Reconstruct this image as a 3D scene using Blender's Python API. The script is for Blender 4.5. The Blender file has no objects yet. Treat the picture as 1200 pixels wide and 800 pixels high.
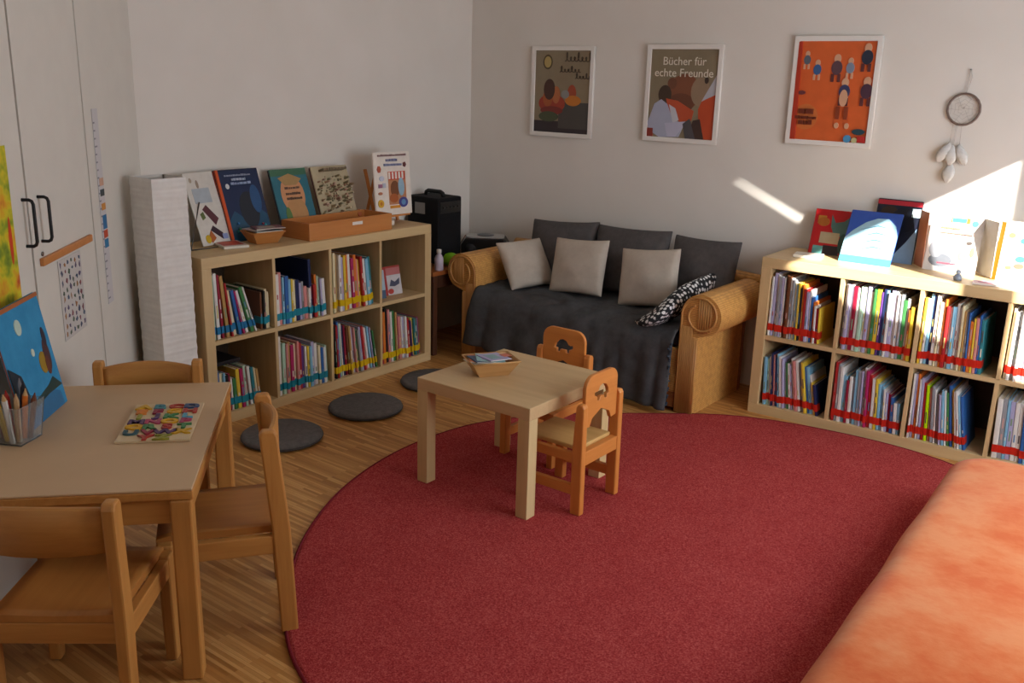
import bpy, bmesh, math, random
from mathutils import Vector, Matrix, Euler
random.seed(7)
PI = math.pi
SC = bpy.context.scene
COL = SC.collection

# ---------------------------------------------------------------- materials
def lin(c):
    if isinstance(c, str):
        c = c.lstrip('#'); c = tuple(int(c[i:i+2], 16)/255 for i in (0, 2, 4))
    return tuple((x/12.92 if x <= .04045 else ((x+.055)/1.055)**2.4) for x in c) + (1.0,)

MATS = {}
def newmat(name):
    m = bpy.data.materials.new(name); m.use_nodes = True
    nt = m.node_tree
    return m, nt, nt.nodes['Principled BSDF']

def texco(nt, scale=(1, 1, 1), rot=(0, 0, 0), kind='Object'):
    tc = nt.nodes.new('ShaderNodeTexCoord'); mp = nt.nodes.new('ShaderNodeMapping')
    mp.inputs['Scale'].default_value = scale; mp.inputs['Rotation'].default_value = rot
    nt.links.new(tc.outputs[kind], mp.inputs['Vector'])
    return mp.outputs['Vector']

def noise(nt, vec, scale, detail=3, rough=.55):
    n = nt.nodes.new('ShaderNodeTexNoise'); n.inputs['Scale'].default_value = scale
    n.inputs['Detail'].default_value = detail; n.inputs['Roughness'].default_value = rough
    nt.links.new(vec, n.inputs['Vector']); return n.outputs['Fac']

def ramp(nt, fac, stops):
    r = nt.nodes.new('ShaderNodeValToRGB'); e = r.color_ramp.elements
    while len(e) < len(stops): e.new(.5)
    for el, (p, c) in zip(e, stops): el.position = p; el.color = lin(c) if not (isinstance(c, tuple) and len(c) == 4) else c
    nt.links.new(fac, r.inputs['Fac']); return r.outputs['Color']

def bump(nt, b, h, strength, dist=.002):
    n = nt.nodes.new('ShaderNodeBump'); n.inputs['Strength'].default_value = strength
    n.inputs['Distance'].default_value = dist
    nt.links.new(h, n.inputs['Height']); nt.links.new(n.outputs['Normal'], b.inputs['Normal'])

def shade(c, k):
    l = lin(c); return tuple(min(1, x*k) for x in l[:3]) + (1.0,)

def plain(c, rough=.55, var=.12, nscale=9, spec=.4, metal=0, key=None):
    k = ('plain', c, rough, var, metal)
    if k in MATS: return MATS[k]
    m, nt, b = newmat('surface_' + str(len(MATS)))
    v = texco(nt)
    col = ramp(nt, noise(nt, v, nscale), [(.25, shade(c, 1-var)), (.75, shade(c, 1+var))])
    nt.links.new(col, b.inputs['Base Color'])
    b.inputs['Roughness'].default_value = rough; b.inputs['Specular IOR Level'].default_value = spec
    b.inputs['Metallic'].default_value = metal
    MATS[k] = m; return m

def wood(c1, c2, axis='x', scale=22, rough=.45, key=None):
    k = ('wood', c1, c2, axis, scale)
    if k in MATS: return MATS[k]
    m, nt, b = newmat('wood_' + str(len(MATS)))
    s = {'x': (.07, 1, 1), 'y': (1, .07, 1), 'z': (1, 1, .07)}[axis]
    v = texco(nt, s)
    f = noise(nt, v, scale, 5, .65)
    col = ramp(nt, f, [(.3, c1), (.5, tuple((a+b2)/2 for a, b2 in zip(lin(c1), lin(c2)))), (.72, c2)])
    nt.links.new(col, b.inputs['Base Color'])
    b.inputs['Roughness'].default_value = rough
    bump(nt, b, f, .08, .001)
    MATS[k] = m; return m

def fabric(c1, c2, scale=60, rough=.95, bs=.35, weave=900):
    m, nt, b = newmat('fabric_' + str(len(MATS))); MATS[('f', c1, c2, scale)] = m
    v = texco(nt)
    f = noise(nt, v, scale, 4, .7)
    nt.links.new(ramp(nt, f, [(.3, c1), (.7, c2)]), b.inputs['Base Color'])
    b.inputs['Roughness'].default_value = rough; b.inputs['Specular IOR Level'].default_value = .15
    bump(nt, b, noise(nt, v, weave, 2), bs, .002)
    return m

# ---------------------------------------------------------------- mesh builder
class MB:
    def __init__(s): s.bm = bmesh.new()
    def add(s, verts, faces, mi=0, smooth=False):
        vs = [s.bm.verts.new(v) for v in verts]
        for f in faces:
            try: fc = s.bm.faces.new([vs[i] for i in f]); fc.material_index = mi; fc.smooth = smooth
            except ValueError: pass
        return vs
    def box(s, x0, x1, y0, y1, z0, z1, mi=0, M=None):
        v = [Vector(p) for p in ((x0,y0,z0),(x1,y0,z0),(x1,y1,z0),(x0,y1,z0),(x0,y0,z1),(x1,y0,z1),(x1,y1,z1),(x0,y1,z1))]
        if M is not None: v = [M @ p for p in v]
        s.add(v, [(0,3,2,1),(4,5,6,7),(0,1,5,4),(1,2,6,5),(2,3,7,6),(3,0,4,7)], mi); return s
    def prism(s, pts, y0, y1, mi=0, plane='xz', smooth=False):
        n = len(pts)
        def P(a, b, d): return {'xz': (a, d, b), 'xy': (a, b, d), 'yz': (d, a, b)}[plane]
        v = [P(a, b, y0) for a, b in pts] + [P(a, b, y1) for a, b in pts]
        f = [tuple(range(n)), tuple(range(2*n-1, n-1, -1))]
        vs = [s.bm.verts.new(q) for q in v]
        for k in f:
            fc = s.bm.faces.new([vs[i] for i in k]); fc.material_index = mi
        for i in range(n):
            j = (i+1) % n
            fc = s.bm.faces.new([vs[i], vs[n+i], vs[n+j], vs[j]]); fc.material_index = mi; fc.smooth = smooth
        return s
    def lathe(s, prof, seg=24, mi=0, c=(0,0,0), smooth=True):
        rings = []
        for r, z in prof:
            if r < 1e-6: rings.append([s.bm.verts.new((c[0], c[1], c[2]+z))])
            else: rings.append([s.bm.verts.new((c[0]+r*math.cos(2*PI*k/seg), c[1]+r*math.sin(2*PI*k/seg), c[2]+z)) for k in range(seg)])
        for a, b in zip(rings, rings[1:]):
            for k in range(seg):
                j = (k+1) % seg
                if len(a) == 1 and len(b) == 1: continue
                q = [a[0], b[j], b[k]] if len(a) == 1 else ([a[k], a[j], b[0]] if len(b) == 1 else [a[k], a[j], b[j], b[k]])
                fc = s.bm.faces.new(q); fc.material_index = mi; fc.smooth = smooth
        return s
    def tube(s, pts, r, seg=8, mi=0, closed=False, taper=None):
        pts = [Vector(p) for p in pts]; n = len(pts); rings = []; up0 = None
        for i, p in enumerate(pts):
            if closed: t = pts[(i+1) % n] - pts[i-1]
            else: t = pts[min(i+1, n-1)] - pts[max(i-1, 0)]
            t.normalize()
            if up0 is None:
                up0 = Vector((0,0,1)) if abs(t.z) < .9 else Vector((1,0,0))
            a = up0 - t*up0.dot(t)
            if a.length < 1e-4: a = t.orthogonal()
            a.normalize(); up0 = a; b = t.cross(a)
            rr = r if taper is None else r*taper(i/(n-1))
            rings.append([s.bm.verts.new(p + a*rr*math.cos(2*PI*k/seg) + b*rr*math.sin(2*PI*k/seg)) for k in range(seg)])
        lst = list(zip(rings, rings[1:])) + ([(rings[-1], rings[0])] if closed else [])
        for A, B in lst:
            for k in range(seg):
                j = (k+1) % seg
                fc = s.bm.faces.new([A[k], A[j], B[j], B[k]]); fc.material_index = mi; fc.smooth = True
        if not closed:
            s.bm.faces.new(rings[0][::-1]).material_index = mi; s.bm.faces.new(rings[-1]).material_index = mi
        return s
    def sphere(s, c, rx, ry=None, rz=None, mi=0, seg=16):
        ry = ry or rx; rz = rz or rx
        M = Matrix.Translation(c) @ Matrix.Diagonal((rx, ry, rz, 1))
        r = bmesh.ops.create_uvsphere(s.bm, u_segments=seg, v_segments=seg//2, radius=1, matrix=M)
        for v in r['verts']:
            for f in v.link_faces: f.material_index = mi; f.smooth = True
        return s
    def join(s, me, M=None, mi=None):
        n0 = len(s.bm.verts); f0 = len(s.bm.faces)
        s.bm.from_mesh(me); s.bm.verts.ensure_lookup_table(); s.bm.faces.ensure_lookup_table()
        if M is not None:
            for v in s.bm.verts[n0:]: v.co = M @ v.co
        if mi is not None:
            for f in s.bm.faces[f0:]: f.material_index = mi
        return s
    def build(s, name, mats, parent=None, loc=(0,0,0), rot=(0,0,0), bevel=0, seg=2):
        bmesh.ops.recalc_face_normals(s.bm, faces=s.bm.faces)
        me = bpy.data.meshes.new(name); s.bm.to_mesh(me); s.bm.free()
        if not isinstance(mats, (list, tuple)): mats = [mats]
        for m in mats: me.materials.append(m)
        o = bpy.data.objects.new(name, me); COL.objects.link(o)
        o.location = loc; o.rotation_euler = rot
        if parent is not None: o.parent = parent
        if bevel:
            b = o.modifiers.new('Bevel', 'BEVEL'); b.width = bevel; b.segments = seg; b.limit_method = 'ANGLE'; b.angle_limit = .7
        return o

def shape2d(polys, ext, bev=0, res=1):
    """filled 2-D outline (later polygons are holes) extruded +-ext about z=0, in xy"""
    cu = bpy.data.curves.new('outline', 'CURVE'); cu.dimensions = '2D'; cu.fill_mode = 'BOTH'
    cu.extrude = max(ext-bev, 0); cu.bevel_depth = bev; cu.bevel_resolution = res
    if bev: cu.offset = -bev
    for p in polys:
        sp = cu.splines.new('POLY'); sp.points.add(len(p)-1)
        for q, (x, y) in zip(sp.points, p): q.co = (x, y, 0, 1)
        sp.use_cyclic_u = True
    o = bpy.data.objects.new('outline', cu); me = bpy.data.meshes.new_from_object(o)
    bpy.data.objects.remove(o); bpy.data.curves.remove(cu)
    return me

def text_mesh(txt, size, ext=.0003, align='CENTER', shear=0, bold=0):
    cu = bpy.data.curves.new('lettering', 'FONT'); cu.body = txt; cu.size = size; cu.extrude = ext; cu.shear = shear
    cu.align_x = align; cu.resolution_u = 3; cu.offset = bold
    o = bpy.data.objects.new('lettering', cu); me = bpy.data.meshes.new_from_object(o)
    bpy.data.objects.remove(o); bpy.data.curves.remove(cu)
    return me

def tag(o, label, cat, group=None, kind=None):
    if label: o['label'] = label
    if cat: o['category'] = cat
    if group: o['group'] = group
    if kind: o['kind'] = kind
    return o
def thing(name, label, cat, loc=(0,0,0), rotz=0, group=None, rot=None):
    o = bpy.data.objects.new(name, None); COL.objects.link(o); o.empty_display_size = .05
    o.location = loc; o.rotation_euler = rot if rot else (0, 0, rotz)
    return tag(o, label, cat, group)
def kids(o): return [c for c in bpy.data.objects if c.parent == o]
def dup(o, loc, rotz, label, group=None):
    r = o.copy(); COL.objects.link(r); r.location = loc; r.rotation_euler = (0, 0, rotz); r['label'] = label
    if group: r['group'] = group
    for c in kids(o):
        k = c.copy(); COL.objects.link(k); k.parent = r
        for g in kids(c):
            h = g.copy(); COL.objects.link(h); h.parent = k
    return r
XZ = Matrix.Rotation(PI/2, 4, 'X')        # outline xy -> standing xz (thickness along y)
def ell(cx, cz, rx, rz, n=20, a0=0, a1=2*PI):
    return [(cx+rx*math.cos(a0+(a1-a0)*k/n), cz+rz*math.sin(a0+(a1-a0)*k/n)) for k in range(n if a1-a0 > 6.2 else n+1)]

def round_rect(x0, x1, z0, z1, r, n=6):
    out = []
    for cx, cz, a in ((x1-r, z0+r, -PI/2), (x1-r, z1-r, 0), (x0+r, z1-r, PI/2), (x0+r, z0+r, PI)):
        out += [(cx+r*math.cos(a+PI/2*k/n), cz+r*math.sin(a+PI/2*k/n)) for k in range(n+1)]
    return out

# ---------------------------------------------------------------- palettes
BIRCH = wood('#bfa072', '#d3b888', 'x', 16); BIRCH_Z = wood('#bfa072', '#d3b888', 'z', 16)
LACK = wood('#c0a073', '#d4b688', 'x', 14); LACK_Z = wood('#c6aa76', '#dac290', 'z', 14)
BEECH_X = wood('#a87034', '#c48c48', 'x', 26); BEECH_Y = wood('#a87034', '#c48c48', 'y', 26); BEECH_Z = wood('#a87034', '#c48c48', 'z', 26)
SEATW = wood('#a0662c', '#b87c3c', 'y', 18)
ORNG_X = wood('#c67a35', '#d98d45', 'x', 24); ORNG_Z = wood('#c67a35', '#d98d45', 'z', 24)
YSEAT = wood('#c49a58', '#d8b070', 'y', 18)
TRAYW = wood('#b87338', '#c98547', 'y', 20)
WHITE = plain('#d8d4cc', .6, .03); PAPER = plain('#e4e0d8', .75, .03); BLACK = plain('#141414', .5, .1)
DARKWOOD = wood('#3a2014', '#54301c', 'z', 18); RAILW = wood('#7a4420', '#9a5c30', 'x', 20)
STEEL = plain('#8a8a88', .35, .05, metal=1)

def wicker():
    m, nt, b = newmat('woven_cane')
    v = texco(nt)
    def wave(d, sc):
        w = nt.nodes.new('ShaderNodeTexWave'); w.bands_direction = d; w.inputs['Scale'].default_value = sc
        w.inputs['Distortion'].default_value = .6; nt.links.new(v, w.inputs['Vector']); return w.outputs['Fac']
    a = wave('Z', 38); c = wave('Y', 30); d = wave('X', 38)
    mx = nt.nodes.new('ShaderNodeMath'); mx.operation = 'MAXIMUM'; nt.links.new(a, mx.inputs[0]); nt.links.new(c, mx.inputs[1])
    m2 = nt.nodes.new('ShaderNodeMath'); m2.operation = 'MULTIPLY'; nt.links.new(mx.outputs[0], m2.inputs[0])
    n = noise(nt, v, 45, 4); nt.links.new(n, m2.inputs[1])
    nt.links.new(ramp(nt, m2.outputs[0], [(.15, '#b27c3e'), (.55, '#e0aa5e')]), b.inputs['Base Color'])
    b.inputs['Roughness'].default_value = .5
    bump(nt, b, mx.outputs[0], .35, .003)
    return m
WICKER = wicker(); CANE = wood('#a87038', '#cf9c58', 'z', 30)

# ---------------------------------------------------------------- room shell
XW, ZC, YF = 4.6, 3.0, -5.6
def floor_mat():
    m, nt, b = newmat('oak_strip_parquet')
    v = texco(nt, (1, 1, 1))
    br = nt.nodes.new('ShaderNodeTexBrick'); nt.links.new(v, br.inputs['Vector'])
    br.offset = .37; br.inputs['Scale'].default_value = 1
    br.inputs['Brick Width'].default_value = .26; br.inputs['Row Height'].default_value = .0125
    br.inputs['Mortar Size'].default_value = .0006; br.inputs['Bias'].default_value = 0
    br.inputs['Color1'].default_value = (0, 0, 0, 1); br.inputs['Color2'].default_value = (1, 1, 1, 1); br.inputs['Mortar'].default_value = (.25, .25, .25, 1)
    g = noise(nt, texco(nt, (3, 60, 1)), 3, 4, .7)
    mx = nt.nodes.new('ShaderNodeMix'); mx.data_type = 'FLOAT'; mx.inputs['Factor'].default_value = .45
    nt.links.new(br.outputs['Color'], mx.inputs['A']); nt.links.new(g, mx.inputs['B'])
    nt.links.new(ramp(nt, mx.outputs['Result'], [(.1, '#94612c'), (.5, '#b88345'), (.9, '#dcac6c')]), b.inputs['Base Color'])
    b.inputs['Roughness'].default_value = .42
    bump(nt, b, br.outputs['Fac'], -.15, .001)
    return m
def wall_mat():
    m, nt, b = newmat('painted_plaster')
    v = texco(nt)
    nt.links.new(ramp(nt, noise(nt, v, 2.5, 3), [(.3, '#dcd7cf'), (.7, '#e2ddd6')]), b.inputs['Base Color'])
    b.inputs['Roughness'].default_value = .9; b.inputs['Specular IOR Level'].default_value = .15
    bump(nt, b, noise(nt, v, 90, 3), .12, .002)
    return m
WALLM = wall_mat()
def struct(o): o['kind'] = 'structure'; return o
XL = -.03
struct(MB().box(XL-.1, XW+.1, YF-.1, .1, -.1, 0).build('floor', floor_mat()))
struct(MB().box(XL-.1, XW+.1, YF-.1, .1, ZC, ZC+.1).build('ceiling', plain('#e6e2da', .9, .02)))
struct(MB().box(XL-.1, XL, YF-.1, .1, 0, ZC).build('wall_left', WALLM))
struct(MB().box(XL, XW, 0, .1, 0, ZC).build('wall_back', WALLM))
struct(MB().box(XL, XW, YF-.1, YF, 0, ZC).build('wall_front', WALLM))
# window wall: the openings the sunlight comes through (two sashes with edges shaped to the sun patch, plus one added vent)
S = Vector((-.70, .457, -.434)).normalized()
def back(p):
    p = Vector(p); t = (p.x-XW)/S.x; q = p - S*t; return (q.y, q.z)
streak_slit = [back(p) for p in ((1.79, 0, 1.095), (1.81, 0, 1.100), (2.19, 0, .937), (2.172, 0, .913))]  # slit added to throw the thin light streak on the back wall
sash_a = [(-.957, .85), (-.957, 2.212), (-1.277, 2.212), (-1.277, 1.30)]
sash_b = [(-1.404, 1.49), (-1.404, 2.212), (-1.93, 2.212), (-1.867, 2.10), (-1.70, 1.866), (-1.52, 1.66)]
outer = [(YF, 0), (0.0, 0), (0.0, ZC), (YF, ZC)]
me = shape2d([outer, sash_a, sash_b, streak_slit], .008)
mb = MB(); mb.join(me, Matrix(((0,0,1,XW+.008),(1,0,0,0),(0,1,0,0),(0,0,0,1))))
struct(mb.build('wall_right', WALLM))

# ---------------------------------------------------------------- cupboard
AC = math.radians(46.5); D1 = Vector((math.cos(AC), -math.sin(AC), 0)); NC = Vector((math.sin(AC), math.cos(AC), 0))
K = Vector((XL, -2.317, 0))
cup = thing('cupboard', 'tall white built-in cupboard with black handles behind the alphabet puzzle table', 'cupboard', K+Vector((.002, 0, 0)), -AC)
CW = plain('#d6d2c9', .5, .03); GAP = plain('#8a5634', .7, .1)
mb = MB()
t38 = .45*math.tan(PI/2-AC)   # local x along the doors, local y out of the room is +y -> into room is... see doors
pts = [(0.0, -.022), (2.6, -.022), (2.6, -.45), (.45*math.tan(AC), -.45)]
mb.prism(pts, 0, 2.5, plane='xy'); mb.build('carcass', GAP, cup)
for (a, b, nm) in ((.0, .695, 'fixed_panel'), (.706, 1.301, 'door'), (1.314, 1.91, 'door'), (1.921, 2.6, 'side_panel')):
    d = MB().box(a+.002, b, -.02, 0, .06, 2.5).build(nm, CW, cup, bevel=.0015)
    if nm == 'door':
        hx = 1.225 if a < 1 else 1.352
        z0, z1 = (1.026, 1.172) if a < 1 else (1.031, 1.178)
        h = MB().tube([(hx, 0, z1), (hx, .022, z1), (hx, .03, z1-.004), (hx, .034, z1-.014), (hx, .034, z0+.014), (hx, .03, z0+.004), (hx, .022, z0), (hx, 0, z0)], .0055, 10).build('handle', BLACK, d)
        tag(h, 'black bow handle', None)
        if a < 1: MB().tube([(1.235, 0, .985), (1.235, .004, .985)], .008, 12).build('lock', STEEL, d)
MB().box(0, 2.6, -.03, -.01, 0, .06).build('plinth', CW, cup)
def on_cup(name, label, cat, a, b, z0, z1, parts, th=.0012):
    """flat sheet hung on the cupboard; parts: (poly, colour) in local x(left->right seen from the room) and z"""
    # seen from the room, the cupboard's local x runs right-to-left
    o = thing(name, label, cat, K + D1*b + NC*.001 + Vector((.002, 0, z0)), -AC+PI)
    w, h = b-a, z1-z0
    mb = MB().box(0, w, -th, 0, 0, h); cols = []
    for k, (poly, c) in enumerate(parts[1:]):
        if c not in cols: cols.append(c)
        mb.prism(poly, -th-.0005-.00002*k, -th+.0002, 1+cols.index(c))
    mb.build('printed_sheet', [parts[0]] + [plain(c, .6) for c in cols], o)
    return o
# wooden clip rails
for (a, b, z, lab) in ((.766, 1.262, .961, 'orange wooden clip rail above the picture sheet on the cupboard door'), (1.393, 1.88, .856, 'brown wooden clip rail low on the cupboard door above the blue book')):
    o = MB().box(a, b, 0, .014, z-.013, z+.013).build('clip_rail', TRAYW, None, K+Vector((.002, 0, 0)), (0, 0, -AC), bevel=.003)
    tag(o, lab, 'rail')
rnd = random.Random(3)
pr = [plain('#c4c0bc', .75, .03)]
pc = ['#7a3b46', '#35405c', '#4d5d4a', '#9a6a35', '#5a4a6a', '#40506a']
for i in range(6):
    for j in range(9):
        cx, cz = .026+i*.036+rnd.uniform(-.006, .006), .02+j*.031+rnd.uniform(-.006, .006); n_ = rnd.choice((4, 5, 6)); ro = rnd.random()*6
        pr.append(([(cx+rnd.uniform(.003, .013)*math.cos(ro+2*PI*q/n_), cz+rnd.uniform(.004, .015)*math.sin(ro+2*PI*q/n_)) for q in range(n_)], pc[rnd.randrange(6)]))
on_cup('picture_sheet', 'white sheet of small drawings hung below the orange rail on the cupboard', 'paper', .882, 1.112, .648, .935, pr)
YP, nt, b = newmat('finger_painting'); b.inputs['Roughness'].default_value = .7
nt.links.new(ramp(nt, noise(nt, texco(nt), 9, 3, .6), [(.3, '#4c6a1c'), (.42, '#8a9c1c'), (.52, '#d0c020'), (.62, '#d89a1c'), (.72, '#b8481c')]), b.inputs['Base Color'])
pr = [YP, (ell(.33, .19, .012, .075, 12), '#c8401c'), (ell(.2, .3, .05, .05), '#e08a18')]
on_cup('poster', 'yellow green painted poster at the left edge of the photo on the cupboard', 'poster', 1.436, 1.80, .878, 1.352, pr)
pr = [plain('#c9c6c8', .6, .04)]
for k in range(24): pr.append(([(0.003, .02+k*.03), (.02 if k % 5 else .03, .02+k*.03), (.02 if k % 5 else .03, .026+k*.03), (.003, .026+k*.03)], '#8a8890'))
for z, h, c in ((.43, .026, '#3f4a4c'), (.375, .026, '#c98a3e'), (.30, .055, '#2f6ea0'), (.265, .03, '#c04a2a'), (.225, .034, '#2f7aa8'), (.47, .03, '#c9a088')):
    pr.append(([(.018, z), (.065, z), (.065, z+h), (.018, z+h)], c))
on_cup('height_chart', 'narrow white height chart strip with coloured pictures near the paper lamp', 'chart', .545, .612, .665, 1.43, pr)

# ---------------------------------------------------------------- paper floor lamp
lm, nt, b = newmat('crinkled_rice_paper')
v = texco(nt); w = nt.nodes.new('ShaderNodeTexWave'); w.bands_direction = 'Z'; w.inputs['Scale'].default_value = 14; w.inputs['Distortion'].default_value = 1.2
w.inputs['Detail'].default_value = 2; nt.links.new(v, w.inputs['Vector'])
nt.links.new(ramp(nt, noise(nt, v, 30, 4), [(.3, '#dcd8d3'), (.7, '#e4e1dc')]), b.inputs['Base Color']); b.inputs['Roughness'].default_value = .85
bump(nt, b, w.outputs['Fac'], .25, .003)
lp = thing('floor_lamp', 'tall square white paper floor lamp in the corner beside the left bookcase', 'lamp', (.285, -2.432, 0), 0)
mb = MB(); L = .082; prof = []
nz = 46
for i in range(nz+1):
    z = .03 + 1.115*i/nz; r = L + (.0012 if i % 2 else -.0006)
    prof.append((r, z))
rings = [[mb.bm.verts.new((sx*r, sy*r, z)) for sx, sy in ((-1,-1),(1,-1),(1,1),(-1,1))] for r, z in prof]
for a, c in zip(rings, rings[1:]):
    for k in range(4): mb.bm.faces.new([a[k], a[(k+1)%4], c[(k+1)%4], c[k]])
o = mb.build('shade', lm, lp)
so = o.modifiers.new('Solid', 'SOLIDIFY'); so.thickness = .002
MB().box(-.072, .072, -.072, .072, 0, .03).build('base', plain('#b9b5ae', .5), lp, bevel=.004)
mb = MB()
for sx in (-1, 1):
    for sy in (-1, 1): mb.tube([(sx*.077, sy*.077, .03), (sx*.077, sy*.077, 1.142)], .003, 6)
mb.tube([(-.077, 0, 1.12), (.077, 0, 1.12)], .003, 6)
mb.build('wire_frame', STEEL, lp)
MB().lathe([(.0, .45), (.02, .45), (.02, .52), (.012, .53), (.03, .56), (.03, .6), (.0, .63)], 14).build('bulb', plain('#e8e4da', .4), lp)

# ---------------------------------------------------------------- bookcases
def bookcase(name, label, loc, rotz):
    """local: x to the right, front at y=0, going back to y=.39"""
    t = thing(name, label, 'bookcase', loc, rotz)
    W, H, D = 1.488, .79, .388
    MB().box(0, W, 0, D, H-.05, H).build('top_board', BIRCH, t, bevel=.002)
    MB().box(0, W, 0, D, 0, .05).build('bottom_board', BIRCH, t, bevel=.002)
    for x in (0, W-.05): MB().box(x, x+.05, .0, D, .05, H-.05).build('side_board', BIRCH_Z, t, bevel=.002)
    zs = .05+.335
    for i in range(3):
        x = .05+.335*(i+1)+.016*i
        for z0, z1 in ((.05, zs), (zs+.016, H-.05)):
            MB().box(x, x+.016, .003, D, z0, z1).build('divider', BIRCH_Z, t)
    MB().box(.05, W-.05, .003, D, zs, zs+.016+.004).build('shelf_board', BIRCH, t)
    MB().box(.05, W-.05, D-.006, D, .05, H-.05).build('shade_backing', wood('#3e2e20', '#4e3b2a', 'x', 14), t)  # added backing; its dark brown imitates the deep shade inside the cubbies
    return t
LX, LY = .39, -2.317
RX, RY, RA = 2.1605, -.408, .012
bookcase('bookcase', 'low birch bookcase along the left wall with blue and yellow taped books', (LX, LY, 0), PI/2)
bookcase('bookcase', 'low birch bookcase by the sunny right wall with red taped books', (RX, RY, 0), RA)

CN = {'w': ('white', '#d9d6d0'), 'k': ('black', '#20201f'), 'r': ('red', '#a8282a'), 'R': ('crimson', '#8e1c34'), 'o': ('orange', '#d2722a'), 't': ('tan', '#b08a52'),
      'c': ('cream', '#d8cba4'), 'b': ('blue', '#2f5f9e'), 'n': ('navy', '#1e2850'), 'l': ('lilac', '#a9a3c2'), 'p': ('pink', '#cc8580'), 'm': ('magenta', '#a8285e'),
      'g': ('green', '#3f7a44'), 'e': ('teal', '#2f7a82'), 'y': ('yellow', '#d8b83a'), 'q': ('sky blue', '#7fb2cc'), 'v': ('purple', '#5c3a78'), 'a': ('grey', '#8f9094'),
      's': ('neon yellow green', '#b6e000'), 'x': ('brown', '#6a4028'), 'h': ('mint', '#a8c8b0')}
TAPE = {'blue': '#1f6f9e', 'teal': '#1c7f92', 'yellow': '#d6b016', 'red': '#c42a1c'}
ORD = ['first', 'second', 'third', 'fourth', 'fifth', 'sixth', 'seventh', 'eighth', 'ninth', 'tenth', 'eleventh', 'twelfth', 'thirteenth', 'fourteenth', 'fifteenth', 'sixteenth', 'seventeenth', 'eighteenth', 'nineteenth', 'twentieth', 'twenty-first', 'twenty-second', 'twenty-third', 'twenty-fourth']
ACC = ['#d8d2c0', '#a86058', '#5f7f9e', '#c8b870', '#7a947c', '#504c4c', '#d0ccc6', '#c09890']
def cover_mat(c): return plain(c, .38, .07, 30)
PAGES = plain('#ded8c8', .85, .05, 120)
tapem = {k: plain(v, .3, .08) for k, v in TAPE.items()}
def shelf_book(t, h, d, ckey, tape, label, group, loc, rot, rnd):
    mb = MB(); r = min(t*.28, .003); b = .0016
    # U-shaped case: rounded spine plus two boards
    mb.prism([(0, d), (0, r), (r*.3, r*.3), (r, 0), (t-r, 0), (t-r*.3, r*.3), (t, r), (t, d), (t-b, d), (t-b, r+b), (b, r+b), (b, d)], 0, h, 0, plane='xy')
    acc = rnd.choice(ACC); acc2 = rnd.choice(ACC)
    z = h*.32
    if t > .006:
        for q in range(rnd.choice((0, 1, 1, 2))):
            dz = rnd.uniform(.012, h*.22)
            if z+dz > h-.012: break
            mb.box(t*.32, t*.68, -.0004, .0004, z, z+dz, rnd.choice((1, 2)))
            z += dz + rnd.uniform(.008, .03)
    o = mb.build('picture_book', [cover_mat(CN[ckey][1]), cover_mat(acc), cover_mat(acc2)], None, loc, rot)
    tag(o, label, 'book', group)
    MB().box(b+.0002, t-b-.0002, r+b, d-.004, .003, h-.003).build('page_block', PAGES, o)
    if tape:
        z0 = rnd.uniform(.022, .028)
        k = MB().box(-.0005, t+.0005, -.0008, d*.22, z0, z0+.034).build('spine_tape', tapem[tape], o)
        tag(k, tape + ' spine tape', None)
    return o
def fill_cell(side, row, col, colors, h0, h1, lean0=0, lean1=0, tape='red', tmin=.008, tmax=.017, x0=.006, hj=.012, dep=(.19, .23), hprof=None, fit=None, group=None, start=0, tall={}):
    """books side by side from the left of one cubby; lean: degrees to the left, first to last"""
    rnd = random.Random(side+row+str(col)+colors)
    cx = .05 + .351*col; cz = .0505 if row == 'lower' else .4055
    rz = PI/2 if side == 'left' else RA
    n = len(colors); ts = [rnd.uniform(tmin, tmax) for _ in colors]
    avail = (fit if fit else .325) - x0
    hs = []
    for i in range(n):
        f = i/(n-1) if n > 1 else 0
        h = (h0+(h1-h0)*f) if hprof is None else hprof[min(int(f*len(hprof)), len(hprof)-1)]
        hs.append(tall.get(i) or max(.1, min(.32, h + rnd.uniform(-hj, hj))))
    leans = [math.radians(lean0+(lean1-lean0)*(i/(n-1) if n > 1 else 0)) for i in range(n)]
    # total width at the base for scale
    def layout(sc):
        xs = []; x = x0 + hs[0]*math.sin(leans[0])
        for i in range(n):
            tt = ts[i]*sc
            if i:
                hh = min(hs[i], hs[i-1]); x = pr + .0006 + max(0, hh*(math.tan(leans[i])-math.tan(leans[i-1])))
            xs.append(x); pr = x + tt/math.cos(leans[i])
        return xs, pr
    lo, hi = .2, 3
    for _ in range(30):
        mid = (lo+hi)/2
        if layout(mid)[1] > x0+avail: hi = mid
        else: lo = mid
    sc = lo; xs, _ = layout(sc)
    for i, ch in enumerate(colors):
        tt = ts[i]*sc; a = leans[i]; rec = rnd.uniform(.012, .03)
        lx = cx + xs[i]; ly = rec
        lz = cz + .0004
        p = (LX - ly, LY + lx, lz) if side == 'left' else (RX + lx*math.cos(RA) - ly*math.sin(RA), RY + ly*math.cos(RA) + lx*math.sin(RA), lz)
        place = ORD[i+start] + ' from the left'
        lab = f'{CN[ch][0]} picture book, {place}, {row} {ORD[col]} cubby of the {"left-wall" if side == "left" else "right-wall"} bookcase'
        shelf_book(tt, hs[i], (.25 if i in tall else rnd.uniform(*dep)), ch, tape, lab, group or f'books in the {row} {ORD[col]} cubby of the {side} bookcase', p, (0, -a, rz), rnd)

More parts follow.
